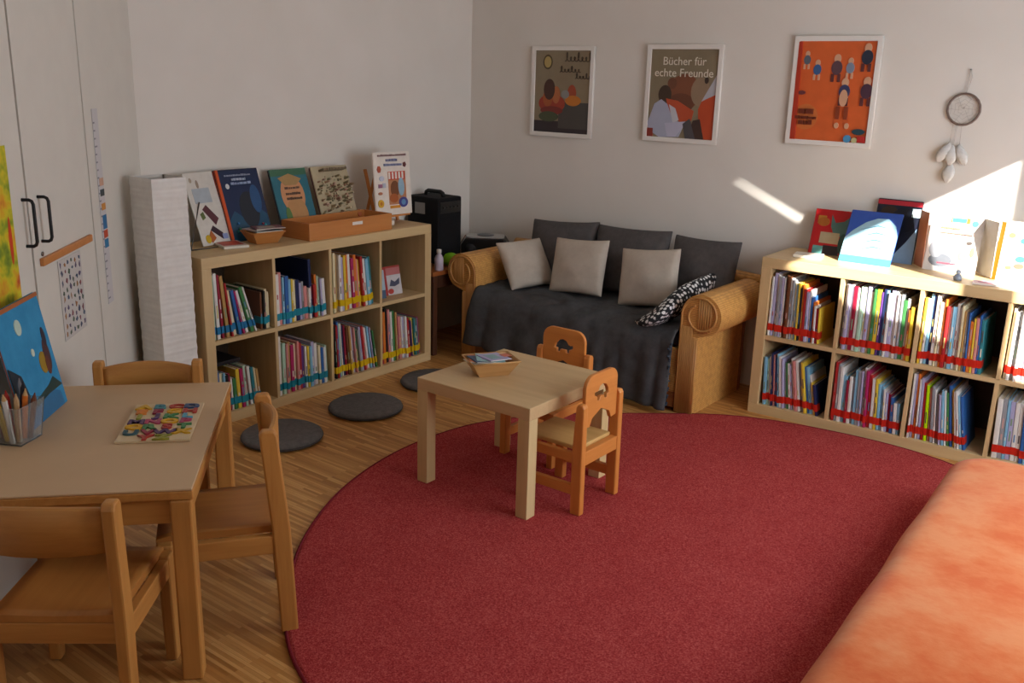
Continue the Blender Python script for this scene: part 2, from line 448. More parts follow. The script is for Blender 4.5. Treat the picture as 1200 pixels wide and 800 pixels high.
# left bookcase
fill_cell('left', 'upper', 0, 'hwRtrcbmwgw', .295, .215, 0, 17, 'blue', fit=.245, hprof=[.30, .305, .295, .26, .22, .205, .215, .225])
fill_cell('left', 'upper', 1, 'wpqbqycnlapwnrohlw', .275, .2, 0, 3, 'teal', tall={12: .295}, dep=(.15, .19), hprof=[.255, .23, .225, .22, .21, .195, .185, .175, .165, .16, .205, .195, .19])
fill_cell('left', 'upper', 2, 'hctwlyowmopyrwqe', .30, .25, 0, 6, 'yellow', fit=.31)
fill_cell('left', 'lower', 0, 'bcqkRwgymhRwect', .19, .17, 0, 6, 'teal', fit=.25, hprof=[.2, .18, .17, .16, .2, .195, .19, .185, .18])
fill_cell('left', 'lower', 1, 'wchptmcprvwyqlwcbwh', .285, .19, 0, 2, 'teal', hprof=[.29, .265, .255, .25, .245, .23, .22, .22, .215, .2, .19])
fill_cell('left', 'lower', 2, 'nkrbhwnRxtclpgalrpwqlvg', .295, .23, 2, 9, 'yellow', hprof=[.28, .295, .29, .285, .27, .27, .25, .24, .255, .24, .23, .2])
fill_cell('left', 'lower', 3, 'Rokpwgtmpwlwrtvyexem', .30, .2, 2, 6, 'yellow', hprof=[.29, .3, .285, .28, .26, .25, .23, .22, .215, .215, .21, .215])
fill_cell('left', 'upper', 0, 'xkcc', .185, .175, 0, 0, 'teal', x0=.272, fit=.326, start=11)
# right bookcase
fill_cell('right', 'upper', 0, 'wlwalwxxwacqykorlwbowRy', .30, .16, 0, 2, 'red', fit=.26, hprof=[.30, .30, .295, .30, .3, .3, .28, .27, .265, .25, .24, .21, .19, .17])
fill_cell('right', 'upper', 1, 'alwRwhwlcgyvnqwlwwagwoy', .30, .25, 0, 1, 'red', hprof=[.30, .305, .305, .3, .3, .3, .3, .3, .3, .3, .29, .28, .24])
fill_cell('right', 'upper', 2, 'ywqnwcworwqwwctaboypbe', .31, .24, 0, 3, 'red', fit=.27, hprof=[.31, .315, .31, .3, .295, .28, .28, .285, .28, .26, .26, .22, .24, .25])
fill_cell('right', 'upper', 3, 'wwawlwwrwcwlwwbwwaw', .31, .28, 0, 2, 'red', fit=.3)
fill_cell('right', 'lower', 0, 'qhwnpbqwlagwlwpwaybqwyn', .28, .18, 3, 11, 'red', fit=.30, hprof=[.24, .25, .26, .25, .26, .26, .235, .235, .22, .26, .26, .255, .25, .23, .2, .16])
fill_cell('right', 'lower', 1, 'rawqRwaqalwmrwyqqwlRbwq', .27, .13, 1, 4, 'red', hprof=[.28, .28, .235, .22, .22, .27, .275, .28, .27, .265, .24, .23, .215, .2, .19, .17, .14])
fill_cell('right', 'lower', 2, 'wlowlrspawalqwgbywwqb', .29, .25, 1, 10, 'red', fit=.26, hprof=[.30, .295, .29, .27, .26, .255, .25, .24, .25, .25, .27, .265, .26, .24])
fill_cell('right', 'lower', 3, 'waqlwwbqwhwlqwawqw', .26, .25, 2, 4, 'red', fit=.3)

# ---------------------------------------------------------------- face-out books, leaflets, ornaments
def art_mesh(parts, yb, mb=None, m0=0):
    mb = mb or MB(); cols = []
    for k, (poly, c) in enumerate(parts):
        if c not in cols: cols.append(c)
        d = .0004 + .00025*k
        mb.prism(poly, yb-d, yb+.0002, m0+cols.index(c))
    return mb, cols
def rect(x0, z0, x1, z1): return [(x0, z0), (x1, z0), (x1, z1), (x0, z1)]
def textbar(x0, x1, z, h, rnd, gap=.3):
    """a row of illegible word-like dashes"""
    out = []; x = x0
    while x < x1:
        w = rnd.uniform(.5, 1.6)*h*1.2
        out.append(rect(x, z, min(x+w, x1), z+h*rnd.uniform(.75, 1.1))); x += w + h*gap
    return out
def face_book(name, label, cat, w, h, t, cover, spine, loc, rotz, lean, art, group=None, cm=None):
    """standing book seen from the front: x to the right, front at y=0; lean = degrees the top goes back"""
    o = thing(name, label, cat, loc, rot=Euler((-math.radians(lean), 0, rotz)), group=group)
    mb = MB(); r = t*.3; b = .0022
    mb.prism([(r, 0), (0, r), (0, t-r), (r, t), (w, t), (w, t-b), (r+b, t-b), (b, t-r-b), (b, r+b), (r+b, b), (w, b), (w, 0)], 0, h, 0, plane='xy')
    mb.box(-.0006, .0006, r, t-r, .004, h-.004, 1)
    mb, cols = art_mesh(art or [], 0, mb, 2)
    mb.build('cover', [cm or cover_mat(cover), cover_mat(spine)] + [cover_mat(c) for c in cols], o)
    MB().box(r+b, w-.004, b+.0003, t-b-.0003, .004, h-.004).build('page_block', PAGES, o)
    return o
rnd = random.Random(11)
ZT = .7905
# on the left bookcase (faces +X: rotz = 90 deg)
art = [(rect(.012, .0, .245, .345), '#14284c'), (ell(.055, .27, .011, .013), '#c8ccd0'), ([(.02, 0), (.245, 0), (.245, .12), (.2, .16), (.12, .1), (.06, .15), (.02, .1)], '#1b4a66'),
       (ell(.15, .15, .055, .09), '#1c2430'), (ell(.2, .2, .03, .07), '#25507e')]
art += [(p, '#8c94a8') for p in textbar(.05, .2, .318, .008, rnd)] + [(p, '#aab4c8') for p in textbar(.085, .165, .296, .011, rnd)] + [(p, '#8fa0c0') for p in textbar(.075, .19, .276, .011, rnd)]
art += [(ell(.05+rnd.random()*.17, .03+rnd.random()*.09, .006, .006, 7), c) for c in ('#2f8a8a', '#7a3040', '#3aa0a0', '#2f6ea0', '#8a4a50', '#2f8a6a')]
face_book('picture_book', 'large dark blue night picture book with orange spine on the left bookcase', 'book', .25, .352, .02, '#14203c', '#c8501c', (.145, -1.975, ZT), PI/2, 19, art + [(rect(0, 0, .014, .35), '#c8501c')], 'large books facing out on the left bookcase')
art = [(rect(.0, 0, .232, .335), '#2d6c7c'), (rect(0, .3, .232, .335), '#3f6b52'), (ell(.115, .2, .075, .1), '#c89066'), (ell(.12, .1, .065, .09), '#b98a5a'), (ell(.12, .03, .06, .035), '#b0563a'), (ell(.06, .09, .018, .05), '#5a7a44'),
       ([(.04, .29), (.115, .31), (.19, .28), (.15, .25), (.08, .25)], '#a88858')]
for z in (.23, .2, .175): art += [(p, '#5c4438') for p in textbar(.07, .165, z, .012, rnd)]
face_book('picture_book', 'teal picture book with orange lantern shaped cover picture on the left bookcase', 'book', .232, .335, .02, '#2d5a68', '#3a3030', (.145, -1.655, ZT), PI/2, 19, art, 'large books facing out on the left bookcase')
art = [(rect(0, 0, .25, .335), '#b9ab8c')]
for k in range(170):
    art.append((ell(.01+rnd.random()*.23, .008+rnd.random()*.27, rnd.uniform(.003, .007), rnd.uniform(.003, .007), 6), rnd.choice(['#a08e72', '#ac9a80', '#988a6c', '#b4947f', '#a09c7c', '#c6b898', '#a88070', '#8c8468'])))
art += [(p, '#7c6c54') for p in textbar(.05, .21, .305, .012, rnd)] + [(ell(.225, .06, .014, .02), '#b0603a')]
face_book('picture_book', 'beige picture book with crowded speckled cover behind the wooden tray', 'book', .25, .335, .02, '#b4a688', '#6a3434', (.145, -1.385, ZT), PI/2, 19, art, 'large books facing out on the left bookcase')
# easel with white book
es = thing('book_easel', 'small wooden easel holding the white book beside the black amplifier', 'easel', (.19, -.95, ZT), PI/2)
for sx in (-1, 1): MB().box(sx*.085-.008, sx*.085+.008, -.012, .0, 0, .3, M=Matrix.Translation((0, .03, 0)) @ Matrix.Rotation(-.28, 4, 'X')).build('front_leg', ORNG_Z, es, bevel=.001)
MB().box(-.008, .008, 0, .01, 0, .3, M=Matrix.Translation((0, .19, 0)) @ Matrix.Rotation(.3, 4, 'X')).build('rear_leg', ORNG_Z, es, bevel=.001)
MB().box(-.12, .12, -.042, .026, .036, .046).build('ledge', ORNG_X, es, bevel=.001)
art = [(rect(.095, .055, .22, .235), '#b9805a'), (rect(.1, .19, .215, .235), '#c8482e')]
art += [(rect(.1+i*.023, .195, .112+i*.023, .232), '#e8e2d8') for i in range(5)]
art += [(ell(.14, .14, .03, .045), '#7a4a2c'), (ell(.185, .15, .022, .05), '#8fb0c4'), (ell(.13, .09, .03, .025), '#a85a2c'), (ell(.195, .065, .032, .028), '#46488c'), (ell(.195, .065, .016, .016), '#5f90c0'), (rect(.1, .035, .17, .05), '#d8902c'),
        (ell(.035, .25, .014, .02, 6), '#b85a40'), (ell(.05, .2, .016, .014), '#c4c8d8'), (rect(.025, .15, .05, .17), '#96607a'), (rect(.055, .15, .075, .175), '#b8c0d0'), (ell(.035, .12, .014, .008), '#b87858'), (ell(.035, .065, .02, .022), '#d8a830'), (ell(.035, .065, .009, .01), '#c07820'), (ell(.215, .27, .012, .015, 5), '#6a3838')]
art += [(p, '#8a6a68') for p in textbar(.03, .225, .318, .01, rnd)] + [(p, '#7c80a0') for p in textbar(.085, .16, .29, .014, rnd)] + [(p, '#8088a8') for p in textbar(.07, .19, .266, .012, rnd)]
face_book('picture_book', 'white picture book with market stall cover standing on the small easel', 'book', .255, .34, .014, '#e6ddd2', '#d8c4b8', (.226, -1.09, ZT+.05), PI/2-.1, 5, art, 'large books facing out on the left bookcase')
# white card on wire stand
art = [(ell(.05, .31, .012, .012), '#a89a86'), (ell(.1, .29, .012, .02), '#9a8878'), (rect(.04, .2, .19, .27), '#aab4bc'), ([(.08, .17), (.12, .19), (.2, .12), (.16, .09)], '#5a3038'), ([(.06, .12), (.09, .13), (.08, .16), (.05, .15)], '#5c6a3a'),
       ([(.1, .07), (.13, .09), (.2, .05), (.19, .02)], '#3a2430'), ([(.06, .03), (.1, .07), (.13, .03), (.09, .01)], '#b0602c'), (ell(.06, .03, .022, .02), '#c8a828'), (rect(.19, .02, .235, .045), '#8a98c4')]
face_book('picture_card', 'white picture board on a wire stand at the left end of the left bookcase', 'picture', .18, .345, .006, '#d2cec6', '#c2beb6', (.165, -2.145, ZT+.004), math.radians(99), 19, [([(x*.7, z) for x, z in p], c) for p, c in art])
ws = tag(MB().tube([(.20, -2.235, ZT+.003), (.13, -2.16, ZT+.1), (.10, -2.11, ZT+.2)], .003, 6).tube([(.20, -2.235, ZT+.003), (.205, -2.16, ZT+.003), (.195, -2.0, ZT+.003)], .003, 6).build('wire_stand', plain('#4a4440', .4)), 'thin dark wire stand leg behind the white picture board', 'stand')
# small red booklet
def leaflet(name, label, loc, rotz, w, h, t, c, art, group=None, rot=None):
    o = thing(name, label, 'booklet', loc, rot=rot or Euler((0, 0, rotz)), group=group)
    mc = MB().box(0, w, 0, h, 0, t); cols = []
    for k, (p, cc) in enumerate(art):
        if cc not in cols: cols.append(cc)
        mc.prism(p, t-.0002, t+.0004+.0002*k, 1+cols.index(cc), plane='xy')
    mc.build('cover', [cover_mat(c)] + [cover_mat(c2) for c2 in cols], o)
    MB().box(.001, w+.0008, -.0008, h-.001, t*.2, t*.8).build('page_block', PAGES, o)
    return o
leaflet('booklet', 'small red booklet lying near the front left of the left bookcase top', (.27, -2.11, ZT), math.radians(75), .12, .15, .012, '#c8c0b4', [(rect(.01, .03, .11, .14), '#b03a20'), (ell(.05, .1, .03, .025), '#c86030')])
# small basket with leaflets
def basket(name, label, loc, rotz, bx, by, tx, ty, h, col):
    o = thing(name, label, 'basket', loc, rotz)
    mb = MB(); th = .004
    def ring(x, y, z): return [mb.bm.verts.new(p) for p in ((-x, -y, z), (x, -y, z), (x, y, z), (-x, y, z))]
    R = [ring(bx, by, 0), ring(tx, ty, h), ring(tx-th, ty-th, h), ring(bx-th*.6, by-th*.6, th)]
    for a, c in zip(R, R[1:]):
        for k in range(4): mb.bm.faces.new([a[k], a[(k+1)%4], c[(k+1)%4], c[k]])
    mb.bm.faces.new(R[0][::-1]); mb.bm.faces.new(R[3])
    mb.build('tray_body', col, o)
    mb = MB(); mb.tube([(-tx, -ty, h), (tx, -ty, h), (tx, ty, h), (-tx, ty, h)], .0035, 6, closed=True); mb.build('rim', col, o)
    return o
BASK = wood('#b98850', '#cda068', 'x', 40)
basket('paper_basket', 'small wooden basket of leaflets in front of the dark blue book', (.235, -1.86, ZT), PI/2-.15, .055, .04, .085, .062, .055, wood('#a8692e', '#bf8044', 'x', 30))
for k, (c, dz, a, ac) in enumerate((('#8a8f8a', .058, 0, '#5c3a44'), ('#b8a8a8', .066, .25, '#6a7a80'), ('#7c4a50', .074, -.2, '#a8a090'))):
    leaflet('leaflet', f'{["lowest grey", "middle pale", "topmost maroon"][k]} leaflet in the small basket on the left bookcase', (.235+.05, -1.86-.075, ZT+dz), PI/2+a-.15, .14, .1, .004, c, [(rect(.02, .02, .1, .07), ac)], 'leaflets in the small basket on the left bookcase')
# wooden tray
tr = thing('wooden_tray', 'orange brown wooden tray box on top of the left bookcase', 'tray', (.262, -1.4, ZT), 0)
MB().box(-.105, .105, -.285, .285, 0, .008).build('base', TRAYW, tr)
for x in (-.105, .095): MB().box(x, x+.01, -.285, .285, .008, .085).build('side', TRAYW, tr, bevel=.002)
for y in (-.285, .275): MB().box(-.095, .095, y, y+.01, .008, .085).build('end', wood('#b87338', '#c98547', 'x', 20), tr, bevel=.002)
k = MB().box(.105, .1058, .0, .07, .05, .066).build('sticker', PAPER, tr); tag(k, 'white paper label', None)
leaflet('leaflet', 'pale leaflet lying inside the wooden tray', (.32, -1.25, ZT+.009), PI/2, .2, .14, .03, '#b8b0a4', [(rect(.02, .02, .18, .12), '#8a9aa8')])
# facing books inside cubbies of left bookcase
face_book('picture_book', 'pale blue book facing out at the left of the upper fourth cubby', 'book', .085, .155, .008, '#9fb8c6', '#2a4a44', (.39-.075, LY+.05+.351*3+.008, .4065), PI/2-.15, 10, [(rect(0, 0, .085, .045), '#48607c'), (ell(.03, .06, .02, .02), '#b08878')])
face_book('picture_book', 'red and white book facing out at the middle of the upper fourth cubby', 'book', .13, .16, .008, '#a83a34', '#7a2420', (.39-.10, LY+.05+.351*3+.115, .4065), PI/2-.1, 12, [(rect(.03, 0, .13, .11), '#c8c4c6'), ([(.045, .05), (.06, .085), (.085, .07), (.12, .09), (.115, .055), (.08, .045)], '#4a5066'), (rect(.03, .11, .13, .15), '#b87070'), (ell(.05, .02, .02, .015), '#b04038')])
face_book('picture_book', 'green backed thin book facing out behind the pale blue one', 'book', .16, .17, .006, '#355c40', '#24402c', (.39-.17, LY+.05+.351*3+.004, .4065), PI/2, 8, [(rect(.0, .16, .16, .17), '#8a8a50')])
# flat black folder on the low left row
fb = thing('folder', 'black folder lying on top of the books in the lower first cubby', 'folder', (.39-.06, LY+.06, .2635), PI/2)
MB().box(0, .16, 0, .22, .0, .018).build('cover', cover_mat('#1c1c20'), fb, bevel=.002); MB().box(.003, .157, .003, .224, .004, .014).build('page_block', PAGES, fb)

# on the right bookcase (faces -Y)
art = [(rect(.02, .15, .06, .19), '#a87028'), ([(.085, .2), (.11, .16), (.15, .17), (.19, .21), (.2, .2), (.19, .14), (.17, .09), (.11, .1), (.09, .14)], '#4a6a68'), (rect(.045, .055, .14, .11), '#a89a80'), (rect(.02, .0, .07, .04), '#5c9494'), (rect(.07, 0, .15, .045), '#2c2428'), (ell(.16, .06, .02, .05), '#2f4c44'), (ell(.05, .16, .03, .022), '#9c5a20')]
face_book('picture_book', 'red picture book with grey green animal shape on the right bookcase', 'book', .212, .222, .01, '#a8181c', '#8a1418', (2.272, -.115, ZT), 0, 16, art, 'picture books facing out on the right bookcase')
art = [(rect(0, .27, .205, .292), '#a82834'), (ell(.06, .235, .04, .03), '#33241c'), (ell(.13, .2, .06, .06), '#141824'), (rect(.0, 0, .205, .06), '#1c2c5c'), ([(.09, 0), (.16, .1), (.2, .17), (.205, 0)], '#7c98b8'), (ell(.05, .14, .03, .05), '#28304c'), (rect(.165, .22, .205, .26), '#a8c0c4')]
face_book('picture_book', 'tall dark picture book with red top band behind the whale book', 'book', .205, .297, .012, '#181c2c', '#141828', (2.558, -.085, ZT), 0, 12, art, 'picture books facing out on the right bookcase')
arc = [(.0, .12), (.03, .16), (.08, .205), (.13, .23), (.18, .232), (.22, .2), (.238, .15)]
art = [(arc + [(.238, .0), (0, .0)], '#8fb6c8'), (rect(0, 0, .238, .035), '#4cb4c8')]
art += [([(.06+.0*k, .06+.035*k), (.14, .085+.035*k), (.2, .08+.035*k), (.14, .091+.035*k)], '#4c7488') for k in range(4)]
face_book('picture_book', 'blue picture book with a big pale whale shape leaning on the dark book', 'book', .238, .262, .01, '#2c4c9c', '#24407c', (2.468, -.235, ZT), 0, 27, art, 'picture books facing out on the right bookcase')
art = [(rect(.085, .225, .165, .25), '#b8743c'), (rect(.09, .228, .15, .247), '#4cb4cc'), (ell(.188, .228, .014, .014), '#54b0d0'), (ell(.07, .05, .05, .03), '#6c7078'), (ell(.045, .1, .03, .04), '#8c9098'), (rect(.06, .035, .14, .041), '#c04858'), (ell(.16, .08, .016, .02), '#a09080'), (ell(.18, .14, .012, .008), '#5c5450'), (ell(.17, .03, .018, .018), '#b09a90'), (ell(.2, .1, .008, .022), '#d8c070')]
art += [(p, '#c08a70') for p in textbar(.05, .13, .195, .008, rnd)] + [(p, '#b89888') for p in textbar(.05, .19, .175, .006, rnd)]
wb = face_book('picture_book', 'white picture book with turquoise title box standing in the sun patch', 'book', .226, .268, .008, '#d4d0cc', '#c4c0bc', (2.826, -.15, ZT), 0, 14, art, 'picture books facing out on the right bookcase')
MB().box(0, .1, -.003, 0, .004, .258, M=Matrix.Rotation(math.radians(14), 4, 'X') @ Matrix.Rotation(math.radians(125), 4, 'Z')).build('back_board', cover_mat('#b87858'), wb)
art = [(rect(0, 0, .018, .255), '#d8560c'), (ell(.05, .2, .014, .012), '#c8c060'), (ell(.1, .18, .014, .012), '#4c9c8c'), (ell(.13, .13, .012, .012), '#6c9cbc'), (ell(.1, .1, .02, .014), '#4c9c7c'), (ell(.1, .07, .02, .012), '#c87060'), (ell(.16, .17, .012, .012), '#c89850'), (ell(.19, .1, .02, .02), '#8cb070'), (ell(.06, .06, .012, .008), '#90a860')]
ob = face_book('picture_book', 'white picture book with orange spine edge at the far right of the right bookcase', 'book', .25, .262, .012, '#e0d8cc', '#d8560c', (3.126, -.18, ZT), 0, 13, art, 'picture books facing out on the right bookcase')
MB().box(0, .12, -.003, 0, .004, .25, M=Matrix.Rotation(math.radians(13), 4, 'X') @ Matrix.Rotation(math.radians(130), 4, 'Z')).build('back_board', cover_mat('#c8c4bc'), ob)
leaflet('note', 'small white note lying in front of the red book', (2.27, -.30, ZT), .2, .13, .1, .012, '#e6e0d4', [(rect(.03, .03, .08, .035), '#b0a48c')])
ty = thing('toy_figure', 'tiny silver grey toy lump on the front edge of the right bookcase', 'toy', (3.02, -.315, ZT), 0)
MB().lathe([(0, 0), (.016, 0), (.019, .012), (.013, .024), (0, .03)], 14).build('body', plain('#8a94a4', .35), ty); MB().sphere((0, 0, .035), .011).build('head', plain('#a4acb8', .35), ty)
leaflet('booklet', 'pale pink booklet lying beside the tiny silver toy', (3.09, -.36, ZT), .15, .12, .07, .008, '#d8b8c0', [(rect(.02, .02, .08, .05), '#b888a0')])

# ---------------------------------------------------------------- side table with amplifier, radio, bits
st = thing('side_table', 'dark brown wooden corner table between bookcase and wicker sofa', 'table', (.165, -.40, 0), 0)
MB().box(-.185, .185, -.37, .36, .475, .5).build('tabletop', wood('#8a4c22', '#a8622e', 'y', 20), st, bevel=.003)
for sx in (-1, 1):
    for y in (-.345, .335): MB().box(sx*.165-.018, sx*.165+.018, y-.018, y+.018, 0, .475).build('leg', DARKWOOD, st, bevel=.002)
for sx in (-1, 1): MB().box(sx*.165-.008, sx*.165+.008, -.327, .317, .40, .475).build('apron', DARKWOOD, st)
amp = thing('amplifier', 'black guitar amplifier with carry handle on the corner table', 'amplifier', (.125, -.51, .5), 0)
mb = MB().box(-.125, .125, -.105, .105, .012, .40); mb.build('cabinet', fabric('#121214', '#1c1c1e', 200, .7), amp, bevel=.01)
MB().box(.125, .128, -.09, .09, .03, .29).build('grille', fabric('#0e0e10', '#232325', 300, .9), amp)
MB().box(.125, .130, -.09, .09, .31, .375).build('control_panel', plain('#2a2724', .4), amp)
mb = MB()
for k in range(5): mb.tube([(.13, -.065+k*.032, .345), (.138, -.065+k*.032, .345)], .008, 10)
mb.build('knobs', plain('#3c3834', .3), amp)
MB().box(-.06, .02, -.1065, -.104, .30, .365).build('badge_plate', plain('#8c8a86', .35), amp)
MB().tube([(-.07, 0, .40), (-.065, 0, .418), (-.05, 0, .426), (.05, 0, .426), (.065, 0, .418), (.07, 0, .40)], .012, 8).build('handle', BLACK, amp)
mb = MB()
for sx in (-.1, .1):
    for sy in (-.08, .08): mb.lathe([(0, 0), (.012, 0), (.014, .013), (0, .013)], 10, c=(sx, sy, 0))
mb.build('feet', BLACK, amp)
cd = thing('radio', 'black and silver portable radio player on the corner table behind the sofa arm', 'radio', (.245, -.165, .5), math.radians(36))
mb = MB(); mb.prism([(-.15, .02), (-.14, .0), (.14, .0), (.15, .02), (.15, .085), (.12, .128), (-.12, .128), (-.15, .085)], -.075, .08); mb.build('body', plain('#16171a', .35), cd, bevel=.008)
MB().prism(round_rect(-.118, .118, -.07, .075, .04), .127, .136, plane='xy').build('top_plate', plain('#b4b2ae', .35), cd, bevel=.002)
MB().lathe([(0, .136), (.052, .136), (.054, .141), (.04, .145), (0, .146)], 28).build('disc_lid', plain('#6a6a6c', .3), cd)
for sx in (-1, 1): MB().lathe([(0, 0), (.036, 0), (.038, .004), (0, .006)], 20).build('speaker', plain('#28292c', .6), cd, (sx*.09, -.076, .055), (PI/2, 0, 0))
bt = thing('bottle', 'small white bottle standing on the corner table beside the bookcase end', 'bottle', (.325, -.69, .5), 0)
MB().lathe([(0, 0), (.024, 0), (.026, .004), (.026, .07), (.018, .088), (.012, .094), (.012, .1), (0, .1)], 20).build('body', plain('#b9aebc', .35), bt); MB().lathe([(.0, .1), (.014, .1), (.014, .122), (.0, .124)], 16).build('cap', WHITE, bt)
gb = thing('toy_ball', 'bright green rubber toy lump on the corner table behind the left sofa arm', 'toy', (.30, -.555, .5), .4)
MB().sphere((0, 0, .042), .052, .034, .042).sphere((.04, .01, .026), .03, .026, .026).build('body', plain('#7cc01c', .45, .1), gb)
tag(MB().tube([(.16, -.30, .5), (.11, -.27, .58), (.07, -.26, .65)], .003, 6).tube([(.12, -.33, .5), (.14, -.30, .57), (.17, -.27, .64)], .003, 6).tube([(.14, -.31, .5), (.13, -.29, .58), (.12, -.27, .66)], .0025, 6).build('twig_bundle', plain('#6a4634', .7)), 'thin brown twigs between amplifier and radio', 'twigs')

# ---------------------------------------------------------------- wicker sofa
SF = thing('wicker_sofa', 'small wicker sofa with rolled arms against the back wall', 'sofa', (1.235, -.68, 0), 0)
# local: x -.76 .. .76, y 0 (front) .. .55 (back)
def arm(sx):
    R = .105; cx, cz = .755, .51
    pts = [(.645, 0), (.648, .50)]
    pts += [(cx+R*math.cos(a), cz+R*math.sin(a)) for a in [PI - k*PI*1.28/26 for k in range(27)]]
    pts += [(.74, .40), (.74, 0)]
    pts = [(sx*a, b) for a, b in pts]
    if sx < 0: pts = pts[::-1]
    o = MB().prism(pts, .012, .55, smooth=True).build('arm', WICKER, SF)
    for p in o.data.polygons: p.use_smooth = len(p.vertices) == 4
    em = o.modifiers.new('Edge', 'EDGE_SPLIT'); em.split_angle = .6
    sp = []
    for k in range(52):
        a = PI + .25 - k*(PI*2*1.2)/51; r = R*.95*(1-.42*k/51)
        sp.append((sx*(cx+r*math.cos(a)), .008, cz+r*math.sin(a)))
    t = MB().tube([(sx*.654, .008, .01), (sx*.654, .008, .3), (sx*.656, .008, .46)] + sp, .0058, 7).build('spiral_trim', CANE, o)
    for x in (.664, .674, .684, .694, .704, .714, .724, .733):
        MB().tube([(sx*x, .009, .004), (sx*x, .009, .45 if x < .72 else .40)], .0058, 6).build('front_cane', CANE, o)
    for x in (.745, .757, .769, .781, .793, .805):
        MB().tube([(sx*x, .0115, .51-math.sqrt(max(0, .085**2-(x-.755)**2))), (sx*x, .0115, .51+math.sqrt(max(0, .085**2-(x-.755)**2)))], .006, 6).build('scroll_cane', CANE, o)
    MB().tube([(sx*.742, .012, .004), (sx*.742, .012, .395)], .006, 7).build('corner_cane', CANE, o)
    return o
arm(1); arm(-1)
MB().box(-.645, .645, .012, .53, .10, .33).build('seat_base', WICKER, SF, bevel=.006)
MB().box(-.645, .645, .01, .06, .02, .10).build('front_rail', RAILW, SF, bevel=.006)
MB().box(-.642, .642, .02, .53, .331, .405).build('seat_cushion', fabric('#3a3a3c', '#46464a', 40), SF, bevel=.025, seg=4)
MB().box(-.70, .70, .552, .585, .05, .58).build('backrest', WICKER, SF, bevel=.008)
MB().tube([(-.81, .60, .60), (-.5, .60, .615), (.5, .60, .615), (.81, .60, .60)], .034, 12).build('back_roll', WICKER, SF)
for sx in (-1, 1): MB().box(sx*.72-.02, sx*.72+.02, .555, .59, 0, .59).build('rear_leg', RAILW, SF, bevel=.004)

# charcoal throw over the seat and front
THROW = fabric('#434345', '#525253', 30, .95, .4)
mb = MB(); nu, nv = 96, 60
path = [(.50, .425), (.30, .418), (.10, .416), (.03, .41), (-.004, .395), (-.028, .36), (-.034, .30)]
zb = lambda u: .115 - .085*max(0, min(1, (u-.1)/.75))**.8
def pathpt(u, v):
    top = path
    L = [0]
    pts = [Vector((0, a, b)) for a, b in top] + [Vector((0, -.040, zb(u)))]
    for a, b in zip(pts, pts[1:]): L.append(L[-1] + (b-a).length)
    s = v*L[-1]
    for i in range(len(pts)-1):
        if s <= L[i+1] + 1e-9:
            f = (s-L[i])/(L[i+1]-L[i]); return pts[i].lerp(pts[i+1], f), max(0, s-L[4])/(L[-1]-L[4])
    return pts[-1], 1
G = []
for j in range(nv+1):
    row = []
    for i in range(nu+1):
        u = i/nu; v = j/nv
        p, dn = pathpt(u, v)
        x = -.638 + 1.28*u
        x += dn*(-.045*(1-u)**4 + .0*u)
        fold = 0
        if dn > 0:
            fold = dn*(.018*math.sin(u*22+1.3*math.sin(u*9)) + .028*math.sin(u*50)*max(0, u-.55)*2.2 + .008*math.sin(u*15+2))
            fold = abs(fold)*1.0 + .004*dn
        wr = .006*math.sin(u*21+v*9) + .006*math.sin(u*9-v*24+1) + .004*math.sin(u*40+v*17)
        wr += .02*math.exp(-((u*.9+v*.55-.86)/.035)**2)*max(0, 1-dn*1.5) + .014*math.exp(-((u*.8-v*.5-.12)/.04)**2)*max(0, 1-dn*1.5)
        flat = 1-min(1, dn*2)
        row.append(mb.bm.verts.new((x, p.y - fold - (1-flat)*abs(wr), p.z + abs(wr)*flat + (.02*math.exp(-((u-.0)/.06)**2) + .015*math.exp(-((u-1)/.05)**2))*flat)))
    G.append(row)
for j in range(nv):
    for i in range(nu):
        f = mb.bm.faces.new([G[j][i], G[j][i+1], G[j+1][i+1], G[j+1][i]]); f.smooth = True
th = thing('throw_blanket', 'charcoal grey throw draped over the sofa seat and hanging down its front', 'blanket', (1.235, -.68, 0), 0)
o = mb.build('cloth', THROW, th); sm = o.modifiers.new('Solid', 'SOLIDIFY'); sm.thickness = .005; sm.offset = 1
mb = MB()
for k in range(26):
    z = .05+k*.0125; x = .634 + .006*math.sin(k*2.1); mb.sphere((x, -.052-.004*math.sin(k*1.7), z), .0075, .0075, .006, 0, 8)
mb.build('tassel_trim', fabric('#26303c', '#3c4a58', 60), th)

# cushions
def cushion(name, label, loc, rot, w, h, t, m, group):
    mb = MB(); n = 22; top = []; bot = []
    rn = random.Random(label)
    ph = [rn.uniform(0, 6) for _ in range(6)]
    for s in (1, -1):
        g = []
        for j in range(n+1):
            row = []
            for i in range(n+1):
                a, b = -1+2*i/n, -1+2*j/n
                edge = (1-a**2)*(1-b**2)
                y = s*t*.5*(max(0, edge)**.42)
                pin = 1-.07*(1-b*b)*abs(a)**6 ; pin2 = 1-.07*(1-a*a)*abs(b)**6
                y += s*.004*math.sin(5*a+3*b+ph[0])*edge + .004*math.sin(7*b-2*a+ph[1])*edge
                row.append(mb.bm.verts.new((a*w/2*pin, y, h/2 + b*h/2*pin2)) if s == 1 or 0 < i < n and 0 < j < n else top[j][i])
            g.append(row)
        if s == 1: top = g
        for j in range(n):
            for i in range(n):
                q = [g[j][i], g[j][i+1], g[j+1][i+1], g[j+1][i]]
                f = mb.bm.faces.new(q if s == -1 else q[::-1]); f.smooth = True
    o = mb.build(name, m, None, loc, rot); sub = o.modifiers.new('Sub', 'SUBSURF'); sub.levels = 1; sub.render_levels = 1
    tag(o, label, 'cushion', group)
    return o
GREYC = fabric('#504c4c', '#5e5a59', 25, .95, .3); BEIGE = fabric('#b5aa9c', '#c4b9ab', 12, .92, .25)
g = 'grey back cushions'
lean = -.28
